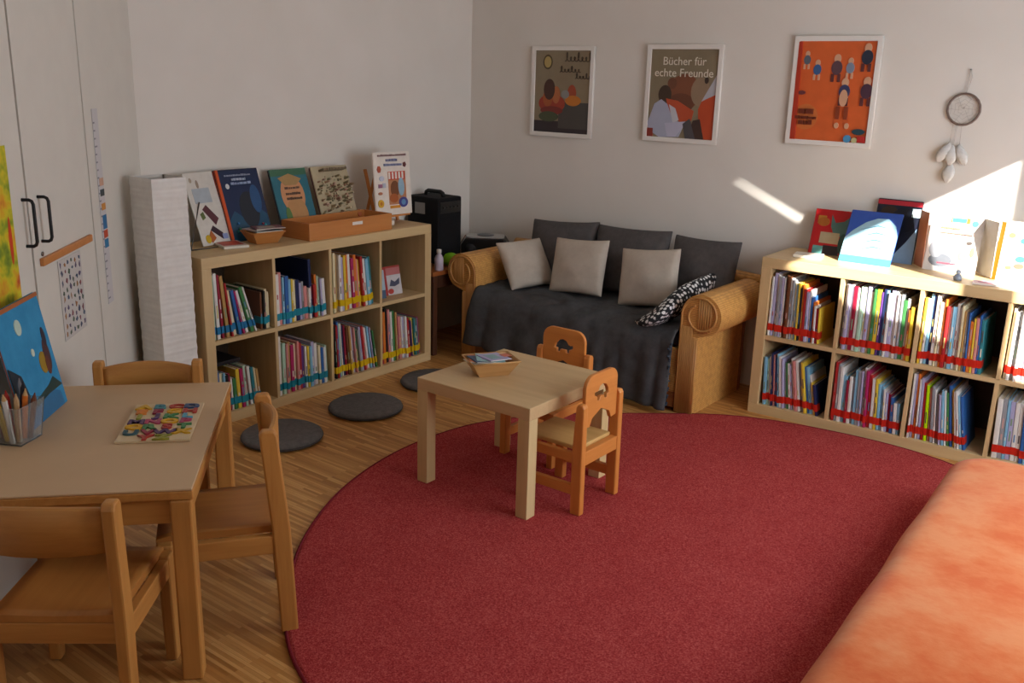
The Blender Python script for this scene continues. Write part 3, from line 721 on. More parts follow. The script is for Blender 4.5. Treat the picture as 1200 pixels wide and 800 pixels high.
cushion('cushion', 'large charcoal cushion at the left end of the sofa back', (.86, -.245, .43), (lean, -.06, .05), .47, .385, .15, GREYC, g)
cushion('cushion', 'large charcoal cushion in the middle of the sofa back', (1.305, -.245, .43), (lean, -.03, .0), .49, .395, .15, GREYC, g)
cushion('cushion', 'large charcoal cushion at the right end of the sofa back', (1.745, -.245, .43), (lean, -.02, -.05), .41, .39, .14, GREYC, g)
g = 'beige scatter cushions'
cushion('cushion', 'beige square cushion tilted against the left sofa arm', (.825, -.43, .432), (-.62, -.04, 1.2), .31, .31, .11, BEIGE, g)
cushion('cushion', 'beige square cushion second from the left on the sofa', (1.095, -.42, .43), (-.3, -.07, .0), .365, .325, .11, BEIGE, g)
cushion('cushion', 'beige square cushion in front of the right charcoal cushion', (1.545, -.41, .43), (-.26, -.12, -.02), .37, .325, .11, BEIGE, g)

# black and white patterned scarf along the right arm
m, nt, b = newmat('black_white_woven_pattern')
v = texco(nt, (1, 1, 1)); vo = nt.nodes.new('ShaderNodeTexVoronoi'); vo.inputs['Scale'].default_value = 42; vo.inputs['Randomness'].default_value = .5
nt.links.new(v, vo.inputs['Vector'])
nt.links.new(ramp(nt, vo.outputs['Distance'], [(.36, '#e0e0e0'), (.46, '#15161b')]), b.inputs['Base Color']); b.inputs['Roughness'].default_value = .9
mb = MB(); rows = []
sp = [(1.69, -.742, .436, .010, .085), (1.73, -.715, .45, .024, .125), (1.765, -.66, .475, .036, .13), (1.785, -.59, .505, .04, .112), (1.802, -.51, .533, .04, .10), (1.815, -.42, .558, .038, .088), (1.822, -.33, .578, .034, .07), (1.828, -.24, .60, .03, .058), (1.834, -.16, .615, .014, .035)]
for q, (x, y, z, h, w) in enumerate(sp):
    r = []; f = min(1, q/4); wx, wy, wz = 1-.78*f, -.55*(1-f)-.1, .12+.8*f
    wv = Vector((wx, wy, wz)).normalized(); hv = Vector((-.9*f, 0, 1-.75*f)).normalized()
    for k in range(14):
        a = 2*PI*k/14; l = 1 + .10*math.sin(3*a+q*1.3) + .07*math.sin(5*a-q*2.1)
        r.append(mb.bm.verts.new(Vector((x, y, z)) + wv*math.cos(a)*w*.76*l + hv*math.sin(a)*h*1.25*l))
    rows.append(r)
for a, c in zip(rows, rows[1:]):
    for k in range(14):
        f = mb.bm.faces.new([a[k], a[(k+1) % 14], c[(k+1) % 14], c[k]]); f.smooth = True
mb.bm.faces.new(rows[0]); mb.bm.faces.new(rows[-1][::-1])
o = mb.build('patterned_scarf', m)
sb = o.modifiers.new('Sub', 'SUBSURF'); sb.levels = 1; sb.render_levels = 1
tag(o, 'black and white patterned scarf lying along the inside of the right sofa arm', 'scarf')

# ---------------------------------------------------------------- low birch table with basket
lt = thing('low_table', 'low square birch table standing on the red rug', 'table', (1.782, -1.861, .012), 0)
MB().box(-.275, .275, -.275, .275, .388, .438).build('tabletop', LACK, lt, bevel=.003)
for sx in (-1, 1):
    for sy in (-1, 1): MB().box(min(sx*.275, sx*.223), max(sx*.275, sx*.223), min(sy*.275, sy*.223), max(sy*.275, sy*.223), 0, .388).build('leg', LACK_Z, lt, bevel=.002)
basket('paper_basket', 'small wooden basket of colourful cards on the low birch table', (1.69, -1.905, .4505), math.radians(58), .06, .042, .098, .075, .062, BASK)
ac = ['#c87058', '#3f5a7c', '#2c3c50', '#a89cb4', '#7ca0a4', '#b8b0a4', '#5c3848']
for k, (c, dx, a, tl) in enumerate((('#c4bca8', -.05, .25, .22), ('#cc7c58', -.03, -.2, .26), ('#2c4a68', -.02, .12, .24), ('#8fb8b8', .03, -.25, .16), ('#a8a0c4', .075, .3, .12))):
    R = Matrix.Rotation(math.radians(58)+a, 4, 'Z') @ Matrix.Rotation(tl*.5, 4, 'Y')
    nm = ['cream', 'salmon', 'dark blue', 'pale teal', 'lilac'][k]
    p = Vector((1.69, -1.905, .497+k*.0045)) + R @ Vector((-.075+dx*.5, -.05, .0))
    leaflet('card', f'{nm} card in the basket on the low birch table', p, 0, .15-.012*k, .1, .004, c, [(rect(.02, .02, .07, .08), ac[k]), (rect(.09, .03, .13, .07), ac[(k+3) % 7])], 'cards in the basket on the low table', rot=R.to_euler())

# ---------------------------------------------------------------- small chairs with animal cut-outs
def turtle(cx, cz, s):
    pts = [(-.052, -.012), (-.046, .006), (-.03, .026), (-.006, .034), (.014, .028), (.026, .012), (.036, .008), (.05, .012), (.052, .002), (.044, -.008), (.03, -.012), (.03, -.03), (.014, -.03), (.01, -.016), (-.018, -.016), (-.022, -.03), (-.038, -.03), (-.038, -.014)]
    return [(cx-x*s, cz+z*s) for x, z in pts][::-1]
def small_chair(label, loc, rotz):
    """local: front towards +y; back at -y"""
    t = thing('toddler_chair', label, 'chair', loc, rotz, 'small chairs at the low table')
    w = .14
    sides = [( -w, .03), (w-.03, .03)]
    for x, tw in ((-w, .03), (w-.03, .03)):
        mb = MB(); mb.prism([(-.145, 0), (-.10, 0), (-.098, .25), (-.108, .425), (-.116, .438), (-.136, .438), (-.143, .425)], x, x+tw, plane='yz'); mb.build('back_post', ORNG_Z, t, bevel=.005)
        MB().box(x, x+tw, .105, .145, 0, .243).build('front_leg', ORNG_Z, t, bevel=.004)
        MB().box(x+.004, x+tw-.004, -.10, .105, .075, .115).build('stretcher', wood('#c67a35', '#d98d45', 'y', 24), t, bevel=.003)
        MB().box(x+.004, x+tw-.004, -.10, .105, .205, .243).build('side_rail', wood('#c67a35', '#d98d45', 'y', 24), t, bevel=.003)
    MB().box(-w+.03, w-.03, -.142, -.112, .195, .25).build('back_rail', ORNG_X, t, bevel=.003)
    MB().box(-w+.03, w-.03, .115, .14, .205, .243).build('front_rail', ORNG_X, t, bevel=.003)
    MB().box(-w+.031, w-.031, -.111, .15, .244, .262).build('seat', YSEAT, t, bevel=.005)
    r = .05; hw = w-.03
    out = [(-hw, .34), (-hw, .535-r)] + [(-hw+r+r*math.cos(PI-PI/2*k/7), .535-r+r*math.sin(PI-PI/2*k/7)) for k in range(8)]
    out += [(hw-r+r*math.cos(PI/2-PI/2*k/7), .535-r+r*math.sin(PI/2-PI/2*k/7)) for k in range(8)] + [(hw, .34)]
    out += [(hw-.035, .335), (hw-.05, .365), (0, .392), (-hw+.05, .365), (-hw+.035, .335)]
    me = shape2d([out, turtle(0, .455, .95)], .008, .002)
    mb = MB().join(me, XZ); mb.build('backrest', ORNG_X, t, (0, -.122, 0))
    return t
small_chair('small orange wooden chair with turtle cut-out at the near right of the low table', (2.045, -1.843, .012), math.radians(90))
small_chair('small orange wooden chair with turtle cut-out behind the low table facing the camera', (1.716, -1.545, .012), math.radians(180))

# ---------------------------------------------------------------- children's table and chairs on the left
FR = Vector((1.306, -2.85, 0)); TL, TWD, TH = .878, .585, .56; AT = math.radians(42.6)
T1 = Vector((math.cos(AT), -math.sin(AT), 0)); TN = Vector((math.sin(AT), math.cos(AT), 0))
dk = thing('activity_table', 'beech childrens table with pale top in front of the white cupboard', 'table', FR, -AT)
# local x along D1 (towards the camera), local y = +NC (towards the room); table occupies x 0..TL, y -TWD..0
MB().box(0.002, TL-.002, -TWD, -.002, TH-.006, TH).build('tabletop', plain('#c8aa86', .5, .04, 6), dk, bevel=.002)
MB().box(0, TL, -TWD-.001, 0, TH-.03, TH-.0065).build('edge_band', BEECH_X, dk, bevel=.003)
for x in (0.0, TL-.055):
    for y in (-TWD+.005, -.06): MB().box(x, x+.055, y, y+.055, 0, TH-.031).build('leg', BEECH_Z, dk, bevel=.006)
for y in (-TWD+.015, -.04): MB().box(.056, TL-.056, y, y+.022, TH-.10, TH-.031).build('apron', BEECH_X, dk, bevel=.002)
for x in (.012, TL-.036): MB().box(x, x+.022, -TWD+.061, -.061, TH-.10, TH-.031).build('apron', BEECH_Y, dk, bevel=.002)

def kid_chair(label, loc, rotz, rc=-.012, ft=0):
    """local: front +y; seat .33 wide"""
    t = thing('child_chair', label, 'chair', loc, rotz, 'beech chairs at the activity table')
    W2 = .175
    for s in (-1, 1):
        x0, x1 = (W2-.032, W2) if s > 0 else (-W2, -W2+.032)
        mb = MB(); mb.prism([(-.194+ft, .004), (-.145+ft, .004), (-.136, .33), (-.14+rc, .62), (-.148+rc, .636), (-.182+rc, .636), (-.19+rc, .62), (-.188, .33)], x0, x1, plane='yz'); lg = mb.build('leg', BEECH_Z, t, bevel=.006)
        MB().lathe([(0, 0), (.011, 0), (.011, .004), (0, .004)], 10).build('glide', STEEL, lg, ((x0+x1)/2, -.168+ft, 0))
        mb = MB(); mb.prism([(.135, .004), (.172, .004), (.175, .325), (.13, .325)], x0, x1, plane='yz'); lg = mb.build('leg', BEECH_Z, t, bevel=.006)
        MB().lathe([(0, 0), (.011, 0), (.011, .004), (0, .004)], 10).build('glide', STEEL, lg, ((x0+x1)/2, .153, 0))
        MB().box(x0+.004, x1-.004, -.145, .135, .262, .318).build('side_rail', BEECH_Y, t, bevel=.003)
    MB().box(-W2+.028, W2-.028, -.176, -.154, .262, .318).build('back_rail', BEECH_X, t, bevel=.003)
    MB().box(-W2+.028, W2-.028, .142, .164, .262, .318).build('front_rail', BEECH_X, t, bevel=.003)
    # saddle seat
    mb = MB(); n = 10; A = []; B = []
    for j in range(n+1):
        ra = []; rb = []
        for i in range(n+1):
            a, b2 = -1+2*i/n, -1+2*j/n
            dip = -.008*(1-a*a)*(1-(b2*.8+.15)**2) - .008*max(0, b2-.75)/.25
            x, y = a*(W2-.0285), .0 + b2*.175
            ra.append(mb.bm.verts.new((x, y, .341+dip))); rb.append(mb.bm.verts.new((x, y, .3195)))
        A.append(ra); B.append(rb)
    for j in range(n):
        for i in range(n):
            f = mb.bm.faces.new([A[j][i], A[j][i+1], A[j+1][i+1], A[j+1][i]]); f.smooth = True
            mb.bm.faces.new([B[j][i], B[j+1][i], B[j+1][i+1], B[j][i+1]])
    for k in range(n):
        mb.bm.faces.new([A[0][k], B[0][k], B[0][k+1], A[0][k+1]]); mb.bm.faces.new([A[n][k+1], B[n][k+1], B[n][k], A[n][k]])
        mb.bm.faces.new([A[k+1][0], B[k+1][0], B[k][0], A[k][0]]); mb.bm.faces.new([A[k][n], B[k][n], B[k+1][n], A[k+1][n]])
    mb.build('seat', SEATW, t)
    # curved back slat
    mb = MB(); n = 16; xs = [(-1+2*i/n) for i in range(n+1)]; rows = []
    for a in xs:
        yo = -.150 + rc*.82 - .028*(1-a*a); top = .615 + .012*(1-a*a); bo = .505
        x = a*(W2-.0315)
        rows.append([mb.bm.verts.new(p) for p in ((x, yo, bo), (x, yo, top-.004), (x, yo-.005, top), (x, yo-.013, top), (x, yo-.018, top-.004), (x, yo-.018, bo))])
    for a, c in zip(rows, rows[1:]):
        for k in range(6):
            f = mb.bm.faces.new([a[k], a[(k+1)%6], c[(k+1)%6], c[k]]); f.smooth = k in (0, 4)
    mb.bm.faces.new(rows[0]); mb.bm.faces.new(rows[-1][::-1])
    mb.build('backrest', BEECH_X, t)
    return t
kid_chair('beech child chair seen from behind at the near end of the activity table', (1.778, -3.662, 0), math.radians(39.7))
kid_chair('beech child chair at the long right side of the activity table near the rug', (1.712, -3.198, 0), math.radians(144.5), .028, -.005)
kid_chair('beech child chair pushed in at the far end of the activity table', (1.228, -3.15, 0), math.radians(226.5), -.005)

# things on the activity table (local helper: along D1, inward -NC)
def dkp(a, b, z=TH): p = FR + T1*a - TN*b; return Vector((p.x, p.y, z))
# alphabet puzzle: near-left (133,517) near-right (222,514) far-right (238,470)
pz = thing('puzzle_board', 'wooden alphabet puzzle board lying on the activity table', 'puzzle', Vector((1.535, -3.413, TH+.0005)), math.atan2(-3.262+3.413, 1.672-1.535))
PW, PH = .205, .315
MB().box(0, PW, 0, PH, 0, .008).build('board', wood('#cbb48e', '#dbc7a2', 'x', 14), pz, bevel=.002)
letters = 'ABCDEFGHIJKLMNOPQRSTUVWXYZ'
pcol = ['yellow', 'teal', 'red', 'dark blue', 'orange', 'crimson', 'yellow', 'red', 'olive', 'purple', 'green', 'sky blue', 'purple', 'pink', 'yellow', 'pink', 'yellow', 'green', 'red', 'green', 'dark teal', 'crimson', 'purple', 'yellow', 'red', 'olive']
ph = {'yellow': '#d0a024', 'teal': '#2f7c88', 'red': '#a83428', 'dark blue': '#27406c', 'orange': '#d07a28', 'crimson': '#8a2038', 'olive': '#8a8a28', 'purple': '#4c2c5c', 'green': '#3c7c48', 'sky blue': '#4a9cb8', 'pink': '#a83c60', 'dark teal': '#1c4c58'}
M = pz.matrix_basis
for k, ch in enumerate(letters):
    r, c = divmod(k, 4)
    x, y = .032+c*.047, PH-.038-r*.0435
    if r == 6: x += .047
    mt = text_mesh(ch, .050, .0025, bold=.0022)
    xs = [v.co.x for v in mt.vertices]; ys = [v.co.y for v in mt.vertices]
    ox, oy = (min(xs)+max(xs))/2, (min(ys)+max(ys))/2
    mb = MB().join(mt, Matrix.Diagonal((1.25, .98, 1, 1)) @ Matrix.Translation((-ox, -oy, 0)))
    o = mb.build('puzzle_letter', plain(ph[pcol[k]], .4, .05))
    wp = pz.location + Matrix.Rotation(pz.rotation_euler.z, 3, 'Z') @ Vector((x, y, .0106)); o.location = wp; o.rotation_euler = (0, 0, pz.rotation_euler.z)
    tag(o, f'{pcol[k]} letter {ch} piece on the alphabet puzzle board', 'puzzle piece', 'letters of the alphabet puzzle')
# blue picture book leaning on the cupboard, right edge towards the lamp
BB = fabric('#2f7fae', '#3f92c0', 10, .5, .05)
art = [([(0, .0), (.02, .0), (.025, .045), (.1, .075), (.3, .04), (.3, 0)], '#2a6f9e'), ([(.0, .06), (.05, .1), (.09, .085), (.3, .05), (.3, .04), (.1, .06)], '#1c3c3c'),
       (ell(.08, .155, .026, .034), '#9a7c2c'), (ell(.045, .17, .02, .05), '#4c3438'), (ell(.035, .225, .012, .03), '#38303c'), (ell(.055, .14, .014, .03), '#6a3c30'), (ell(.13, .2, .01, .012), '#c8d0c0'), (ell(.175, .29, .02, .024), '#b8ccc0'), ([(.22, .08), (.24, .16), (.3, .2), (.3, .05), (.24, .055)], '#22303c')]
def mir(a): return [([(.3-x, z) for x, z in p][::-1], c) for p, c in a]
face_book('picture_book', 'tall sky blue picture book leaning on the cupboard at the left edge', 'book', .3, .36, .01, '#2f86b8', '#8a4a30', dkp(.455, .515, TH+.001), PI-AC-.03, 10, mir(art) + [(rect(0, .348, .3, .36), '#a8643a')], cm=BB)
# clear pencil cup with pencils
gl, nt, b = newmat('clear_acrylic'); b.inputs['Base Color'].default_value = (.9, .92, .92, 1); b.inputs['Roughness'].default_value = .08; b.inputs['Transmission Weight'].default_value = .92; b.inputs['IOR'].default_value = 1.3
cup2 = thing('pencil_cup', 'clear plastic pencil box on the activity table at the left edge', 'cup', (1.302, -3.572, TH+.0005), .5)
mb = MB()
def ring4(r, z): return [mb.bm.verts.new((sx*r, sy*r, z)) for sx, sy in ((-1,-1),(1,-1),(1,1),(-1,1))]
R4 = [ring4(.046, 0), ring4(.058, .115), ring4(.0555, .115), ring4(.0435, .004)]
for a, c in zip(R4, R4[1:]):
    for k in range(4): mb.bm.faces.new([a[k], a[(k+1)%4], c[(k+1)%4], c[k]])
mb.bm.faces.new(R4[0][::-1]); mb.bm.faces.new(R4[3])
mb.build('body', gl, cup2, bevel=.0015)
pens = [('red', '#a82a20', -.02, .0), ('orange', '#d0702a', .012, .015), ('dark', '#22242c', -.005, .02), ('yellow', '#d0a828', .0, -.025), ('pale wood', '#b8946c', .024, -.005), ('white', '#c8c4c0', .028, -.024), ('brown', '#6a3a24', .02, .026), ('maroon', '#7a2030', -.026, -.02), ('grey', '#7c7c80', -.026, .024)]
for k, (nm, c, x, y) in enumerate(pens):
    o = thing('pencil', f'{nm} crayon pencil standing in the clear pencil box', 'pencil', Vector((1.302+x, -3.572+y, TH+.0055)), 0, 'pencils in the clear box', rot=(-y*6, x*6, 0))
    l = .135+.012*(k % 3)
    MB().lathe([(.0, 0), (.0075, 0), (.0075, l-.022), (.0072, l-.02)], 6, smooth=False).build('shaft', plain(c, .35), o)
    MB().lathe([(.0072, l-.02), (.0024, l-.005), (.0016, l), (0, l+.001)], 6, smooth=False).build('tip', plain('#c09a6a' if k % 2 else c, .6), o)

# ---------------------------------------------------------------- rug, floor cushions, mattress
m, nt, b = newmat('red_wool_carpet')
v = texco(nt); f1 = noise(nt, v, 210, 4, .85); f2 = noise(nt, v, 5, 3)
mx = nt.nodes.new('ShaderNodeMix'); mx.data_type = 'FLOAT'; mx.inputs['Factor'].default_value = .07; nt.links.new(f1, mx.inputs['A']); nt.links.new(f2, mx.inputs['B'])
nt.links.new(ramp(nt, mx.outputs['Result'], [(.36, '#741f22'), (.5, '#a03838'), (.64, '#c86862')]), b.inputs['Base Color'])
b.inputs['Roughness'].default_value = 1; b.inputs['Specular IOR Level'].default_value = .05
bump(nt, b, f1, .35, .002)
rug = thing('round_rug', 'large round red rug under the low table', 'rug', (2.69, -1.93, 0), 0)
RR = 1.475
RS = []                                     # hand-cut circle: measured radii by compass angle
for x, y in ((2.009, -3.212), (1.76, -2.996), (1.46, -2.621), (1.294, -2.258), (1.222, -1.854), (1.265, -1.458), (1.454, -1.164), (1.787, -.834), (2.24, -.50), (2.65, -.425), (2.9, -.415), (3.1, -.455), (3.7, -.93), (4.14, -1.9), (3.7, -3.0), (2.7, -3.38)):
    RS.append((math.atan2(y+1.93, x-2.69) % (2*PI), math.hypot(x-2.69, y+1.93)))
RS.sort()
def rug_r(a):
    a %= 2*PI; n = len(RS)
    for i in range(n):
        a0, r0 = RS[i-1]; a1, r1 = RS[i]
        if i == 0: a0 -= 2*PI
        for aa in (a, a-2*PI):
            if a0 <= aa <= a1: f = (aa-a0)/(a1-a0); f = f*f*(3-2*f); return r0+(r1-r0)*f
    return 1.45
RV = [rug_r(2*PI*k/160) for k in range(160)]
RV = [sum(RV[(k+j) % 160] for j in range(-3, 4))/7 for k in range(160)]
mb = MB(); rings = []
for dr, z in ((0, .0005), (.003, .004), (0, .009), (-.012, .012)):
    rings.append([mb.bm.verts.new(((RV[k]+dr)*math.cos(2*PI*k/160), (RV[k]+dr)*math.sin(2*PI*k/160), z)) for k in range(160)])
for a, c in zip(rings, rings[1:]):
    for k in range(160): mb.bm.faces.new([a[k], a[(k+1) % 160], c[(k+1) % 160], c[k]]).smooth = True
mb.bm.faces.new(rings[0][::-1]); mb.bm.faces.new(rings[-1])
mb.build('pile', m, rug)
MB().tube([((RV[k]+.001)*math.cos(2*PI*k/160), (RV[k]+.001)*math.sin(2*PI*k/160), .0065) for k in range(160)], .006, 6, closed=True).build('bound_edge', fabric('#6c1c26', '#802630', 80), rug)
FELT = fabric('#5e5b5a', '#706d6b', 50, 1, .5, 400)
for x, y, lab in ((.722, -2.18, 'round grey felt floor cushion nearest the activity table'), (.724, -1.667, 'round grey felt floor cushion in the middle of the row'), (.70, -1.14, 'round grey felt floor cushion half hidden behind the low table')):
    fc = thing('floor_cushion', lab, 'cushion', (x, y, 0), 0, 'round felt floor cushions')
    MB().lathe([(0, 0), (.165, 0), (.177, .006), (.18, .015), (.177, .026), (.165, .033), (.0, .035)], 56).build('pad', FELT, fc)
    MB().tube([(.1795*math.cos(2*PI*k/56), .1795*math.sin(2*PI*k/56), .015) for k in range(56)], .003, 6, closed=True).build('edge_seam', fabric('#434140', '#504e4d', 60), fc)
# orange mattress
m, nt, b = newmat('orange_suede')
v = texco(nt, (1, 1, 1)); f1 = noise(nt, v, 4.2, 4, .55); f2 = noise(nt, texco(nt, (1, 1.3, 1), (0, 0, .6)), 13, 5, .7)
mx = nt.nodes.new('ShaderNodeMix'); mx.data_type = 'FLOAT'; mx.inputs['Factor'].default_value = .33; nt.links.new(f1, mx.inputs['A']); nt.links.new(f2, mx.inputs['B'])
nt.links.new(ramp(nt, mx.outputs['Result'], [(.4, '#cf6430'), (.5, '#d67844'), (.6, '#da8856')]), b.inputs['Base Color'])
b.inputs['Roughness'].default_value = .9; b.inputs['Specular IOR Level'].default_value = .1; b.inputs['Sheen Weight'].default_value = .15
bump(nt, b, mx.outputs['Result'], .35, .012)
mt = thing('floor_mattress', 'thick orange suede floor mattress lying at the right edge of the rug', 'mattress', (3.235, -.93, .0125), math.radians(2.2))
mb = MB(); MW, ML, MH = 1.1, 2.7, .25; nx, ny, nr = 40, 80, 8
def mtop(x, y):
    return .006*math.sin(x*5+y*3) + .005*math.sin(y*7-x*2) 
lay = []
# profile: superellipse rounded slab, outline ring by ring
prof = [(.0, 0)] 
rad = .085
rings = []
def rr_outline(ins, r, n=10):
    x0, x1, y0, y1 = ins, MW-ins, -ML+ins, -ins
    out = []
    for cx, cy, a in ((x1-r, y0+r, -PI/2), (x1-r, y1-r, 0), (x0+r, y1-r, PI/2), (x0+r, y0+r, PI)):
        out += [(cx+r*math.cos(a+PI/2*k/n), cy+r*math.sin(a+PI/2*k/n)) for k in range(n+1)]
    # subdivide long sides
    res = []
    for p, q in zip(out, out[1:]+out[:1]):
        res.append(p); L = math.hypot(q[0]-p[0], q[1]-p[1]); s = int(L/.06)
        for k in range(1, s): res.append((p[0]+(q[0]-p[0])*k/s, p[1]+(q[1]-p[1])*k/s))
    return res
base = rr_outline(0, .12); C = Vector((MW/2, -ML/2))
steps = [(.05, 0.0), (.015, .03), (.0, .08)] + [(.0+rad*(1-math.cos(a)), MH-rad+rad*math.sin(a)) for a in [k*PI/2/7 for k in range(8)]] + [(.16, MH+.004), (.26, MH+.008), (.38, MH+.01), (.46, MH+.01)]
for ins, z in steps:
    pts = rr_outline(min(ins, .5), max(.12-ins*.3, .04)); rings.append((pts, z))
n = len(base); R = []
for ins, z in steps:
    ring = []
    for (x, y) in base:
        # shrink towards the medial segment
        mx_ = MW/2; ym = max(-ML+MW/2, min(-MW/2, y))
        dx, dy = x-mx_, y-ym; f = 1-ins/(MW/2)
        px, py = mx_+dx*f, ym+dy*f
        if abs(y-ym) < 1e-6: py = y
        wob = .003*math.sin(py*6.1+1)*math.sin(z*12) + .002*math.sin(py*13) if z > .02 else 0
        px += wob*(1 if x > mx_ else -1)*max(0, 1-ins/.2)
        ring.append(mb.bm.verts.new((px, py, z + (mtop(px, py) if z > .15 else 0))))
    R.append(ring)
for a, c in zip(R, R[1:]):
    for k in range(n):
        f = mb.bm.faces.new([a[k], a[(k+1)%n], c[(k+1)%n], c[k]]); f.smooth = True
mb.bm.faces.new(R[0][::-1]); mb.bm.faces.new(R[-1])
mb.build('cover', m, mt)
MB().tube([(x*.999+.0005, y, MH*.46) for x, y in base], .004, 6, closed=True).build('seam_piping', fabric('#c0622e', '#cc6c38', 30), mt)

# ---------------------------------------------------------------- wall pictures and dream catcher
FR_W = plain('#e6e2dc', .5, .03)
def framed(label, x0, x1, z0, z1, bg, art_parts, texts, bgm=None, scr=()):
    t = thing('framed_poster', label, 'poster', (x0, -.002, z0), 0, 'framed posters in a row')
    W, H, f, d = x1-x0, z1-z0, .024, .02
    me = shape2d([rect(0, 0, W, H), rect(f, f, W-f, H-f)[::-1]], d/2, .002)
    MB().join(me, XZ).build('frame', FR_W, t, (0, -d/2, 0))
    mb = MB().box(f, W-f, -.011, -.005, f, H-f)
    mb, cols = art_mesh(art_parts, -.011, mb, 1)
    for xa, xb, z, h, n in scr:                     # handwriting-like loops
        if '#4a3c30' not in cols: cols.append('#4a3c30')
        pts = []
        for q in range(n*12+1):
            t_ = q/(n*12); a = 2*PI*n*t_; tall = 1.0 if int(t_*n) % 3 == 0 else .5
            pts.append((xa+(xb-xa)*t_ + .35*(xb-xa)/n*math.sin(a), -.0135, z + h*tall*.5*(1-math.cos(a))))
        mb.tube(pts, .0022, 5, 1+cols.index('#4a3c30'))
    for k, (me, c, x, z) in enumerate(texts):
        if c not in cols: cols.append(c)
        mb.join(me, Matrix.Translation((x, -.0115-.00025*len(art_parts), z)) @ XZ, 1+cols.index(c))
    mb.build('print', [bgm or plain(bg, .55, .08, 14)] + [plain(c, .55, .06) for c in cols], t)
    return t
rnd = random.Random(5)
art = [(ell(.112, .425, .034, .042), '#55482e'), (ell(.112, .425, .025, .032), '#b09a60'), (rect(.024, .024, .435, .09), '#352c30'), (rect(.2, .05, .41, .2), '#4c4844'),
       (ell(.15, .19, .095, .055), '#9c3e2c'), (ell(.12, .22, .035, .05), '#a85a30'), (ell(.18, .24, .028, .05), '#b06a40'), (ell(.13, .27, .04, .06), '#4a3026'), (ell(.29, .25, .03, .05), '#a04a30'), (ell(.3, .21, .055, .03), '#c0762c'), (ell(.245, .245, .028, .024), '#8a8884'), (ell(.15, .15, .08, .025), '#7a3028'), (ell(.13, .115, .07, .03), '#4a5038')]
framed('white framed olive brown poster with pale moon and red orange figures, left of the three', .455, .892, 1.258, 1.772, '#8a7c64', art, [], scr=[(.235, .42, .43, .05, 7), (.2, .345, .37, .034, 6), (.31, .42, .335, .03, 5)])
BT = '#e2dac8'
tx = [(text_mesh('Bücher für', .06, .0004), BT, .225, .405), (text_mesh('echte Freunde', .06, .0004), BT, .225, .345)]
art = [(ell(.235, .265, .095, .095), '#7c4c34'), (ell(.16, .31, .028, .03), '#6c4430'), (ell(.22, .21, .08, .05), '#6a402e'), (ell(.12, .25, .04, .05), '#443428'), (ell(.33, .27, .055, .075), '#927a62'), (ell(.362, .33, .012, .018), '#3c2c24'),
       ([(.34, .024), (.325, .18), (.35, .24), (.426, .26), (.426, .024)], '#b84a28'), ([(.34, .22), (.426, .37), (.426, .26), (.37, .235)], '#b4b2b8'),
       ([(.13, .23), (.2, .22), (.3, .17), (.29, .12), (.22, .11), (.15, .16)], '#b85030'), ([(.024, .1), (.06, .2), (.1, .225), (.14, .2), (.18, .12), (.25, .1), (.22, .03), (.1, .024), (.03, .06)], '#a8acc0'), ([(.15, .2), (.19, .18), (.215, .12), (.18, .1)], '#c4c4cc'), ([(.15, .03), (.2, .03), (.27, .115), (.13, .1)], '#b8b8cc'), ([(.27, .024), (.3, .12), (.34, .13), (.37, .024)], '#43302a'), (rect(.024, .024, .06, .07), '#8a3428'),
       ([(.26, .024), (.24, .1), (.28, .13), (.32, .024)], '#504c50')]
framed('white framed poster titled in pale letters with brown bear and reading child, in the middle', 1.235, 1.681, 1.273, 1.783, '#857860', art, tx)
art = [(ell(.09, .135, .062, .062), '#cc7038')]
sk = '#d0a080'
for (x, z, s, c) in ((.07, .405, .8, '#5c6470'), (.125, .36, .9, '#3c5c8c'), (.22, .37, 1.2, '#5a4048'), (.285, .37, .9, '#7c889c'), (.36, .42, 1.2, '#2c3040'), (.27, .26, 1.2, '#3c3c60'), (.375, .265, 1.25, '#4a3040')):
    art += [(ell(x, z+.035*s, .014*s, .018*s), sk), (ell(x, z, .022*s, .028*s), c), (rect(x-.02*s, z-.055*s, x-.008*s, z-.024*s), '#5c3030' if s > 1 else sk), (rect(x+.006*s, z-.055*s, x+.018*s, z-.024*s), '#5c3030' if s > 1 else sk)]
art += [(ell(.27, .23, .02, .04), sk), (rect(.24, .13, .258, .19), '#8a3c20'), (rect(.28, .13, .298, .19), '#8a3c20'), (ell(.25, .10, .01, .014), sk), (ell(.3, .10, .01, .014), sk), (ell(.06, .25, .018, .01), '#6c3438'), (ell(.36, .075, .03, .014), '#24404c'), (ell(.31, .04, .018, .018), '#4c90bc'), (ell(.345, .035, .014, .012), '#b8b080'), (rect(.36, .026, .395, .055), '#b02c28'), ([(.024, .024), (.05, .024), (.04, .49), (.024, .49)], '#b03820')]
for z, xa, xb, h in ((.15, .055, .13, .022), (.125, .04, .145, .014), (.098, .06, .125, .02)): art += [(p, '#6c2c18') for p in textbar(xa, xb, z, h, rnd, .25)]
framed('white framed orange poster with many small cartoon readers, right of the three', 2.058, 2.482, 1.307, 1.824, '#d0602c', art, [])

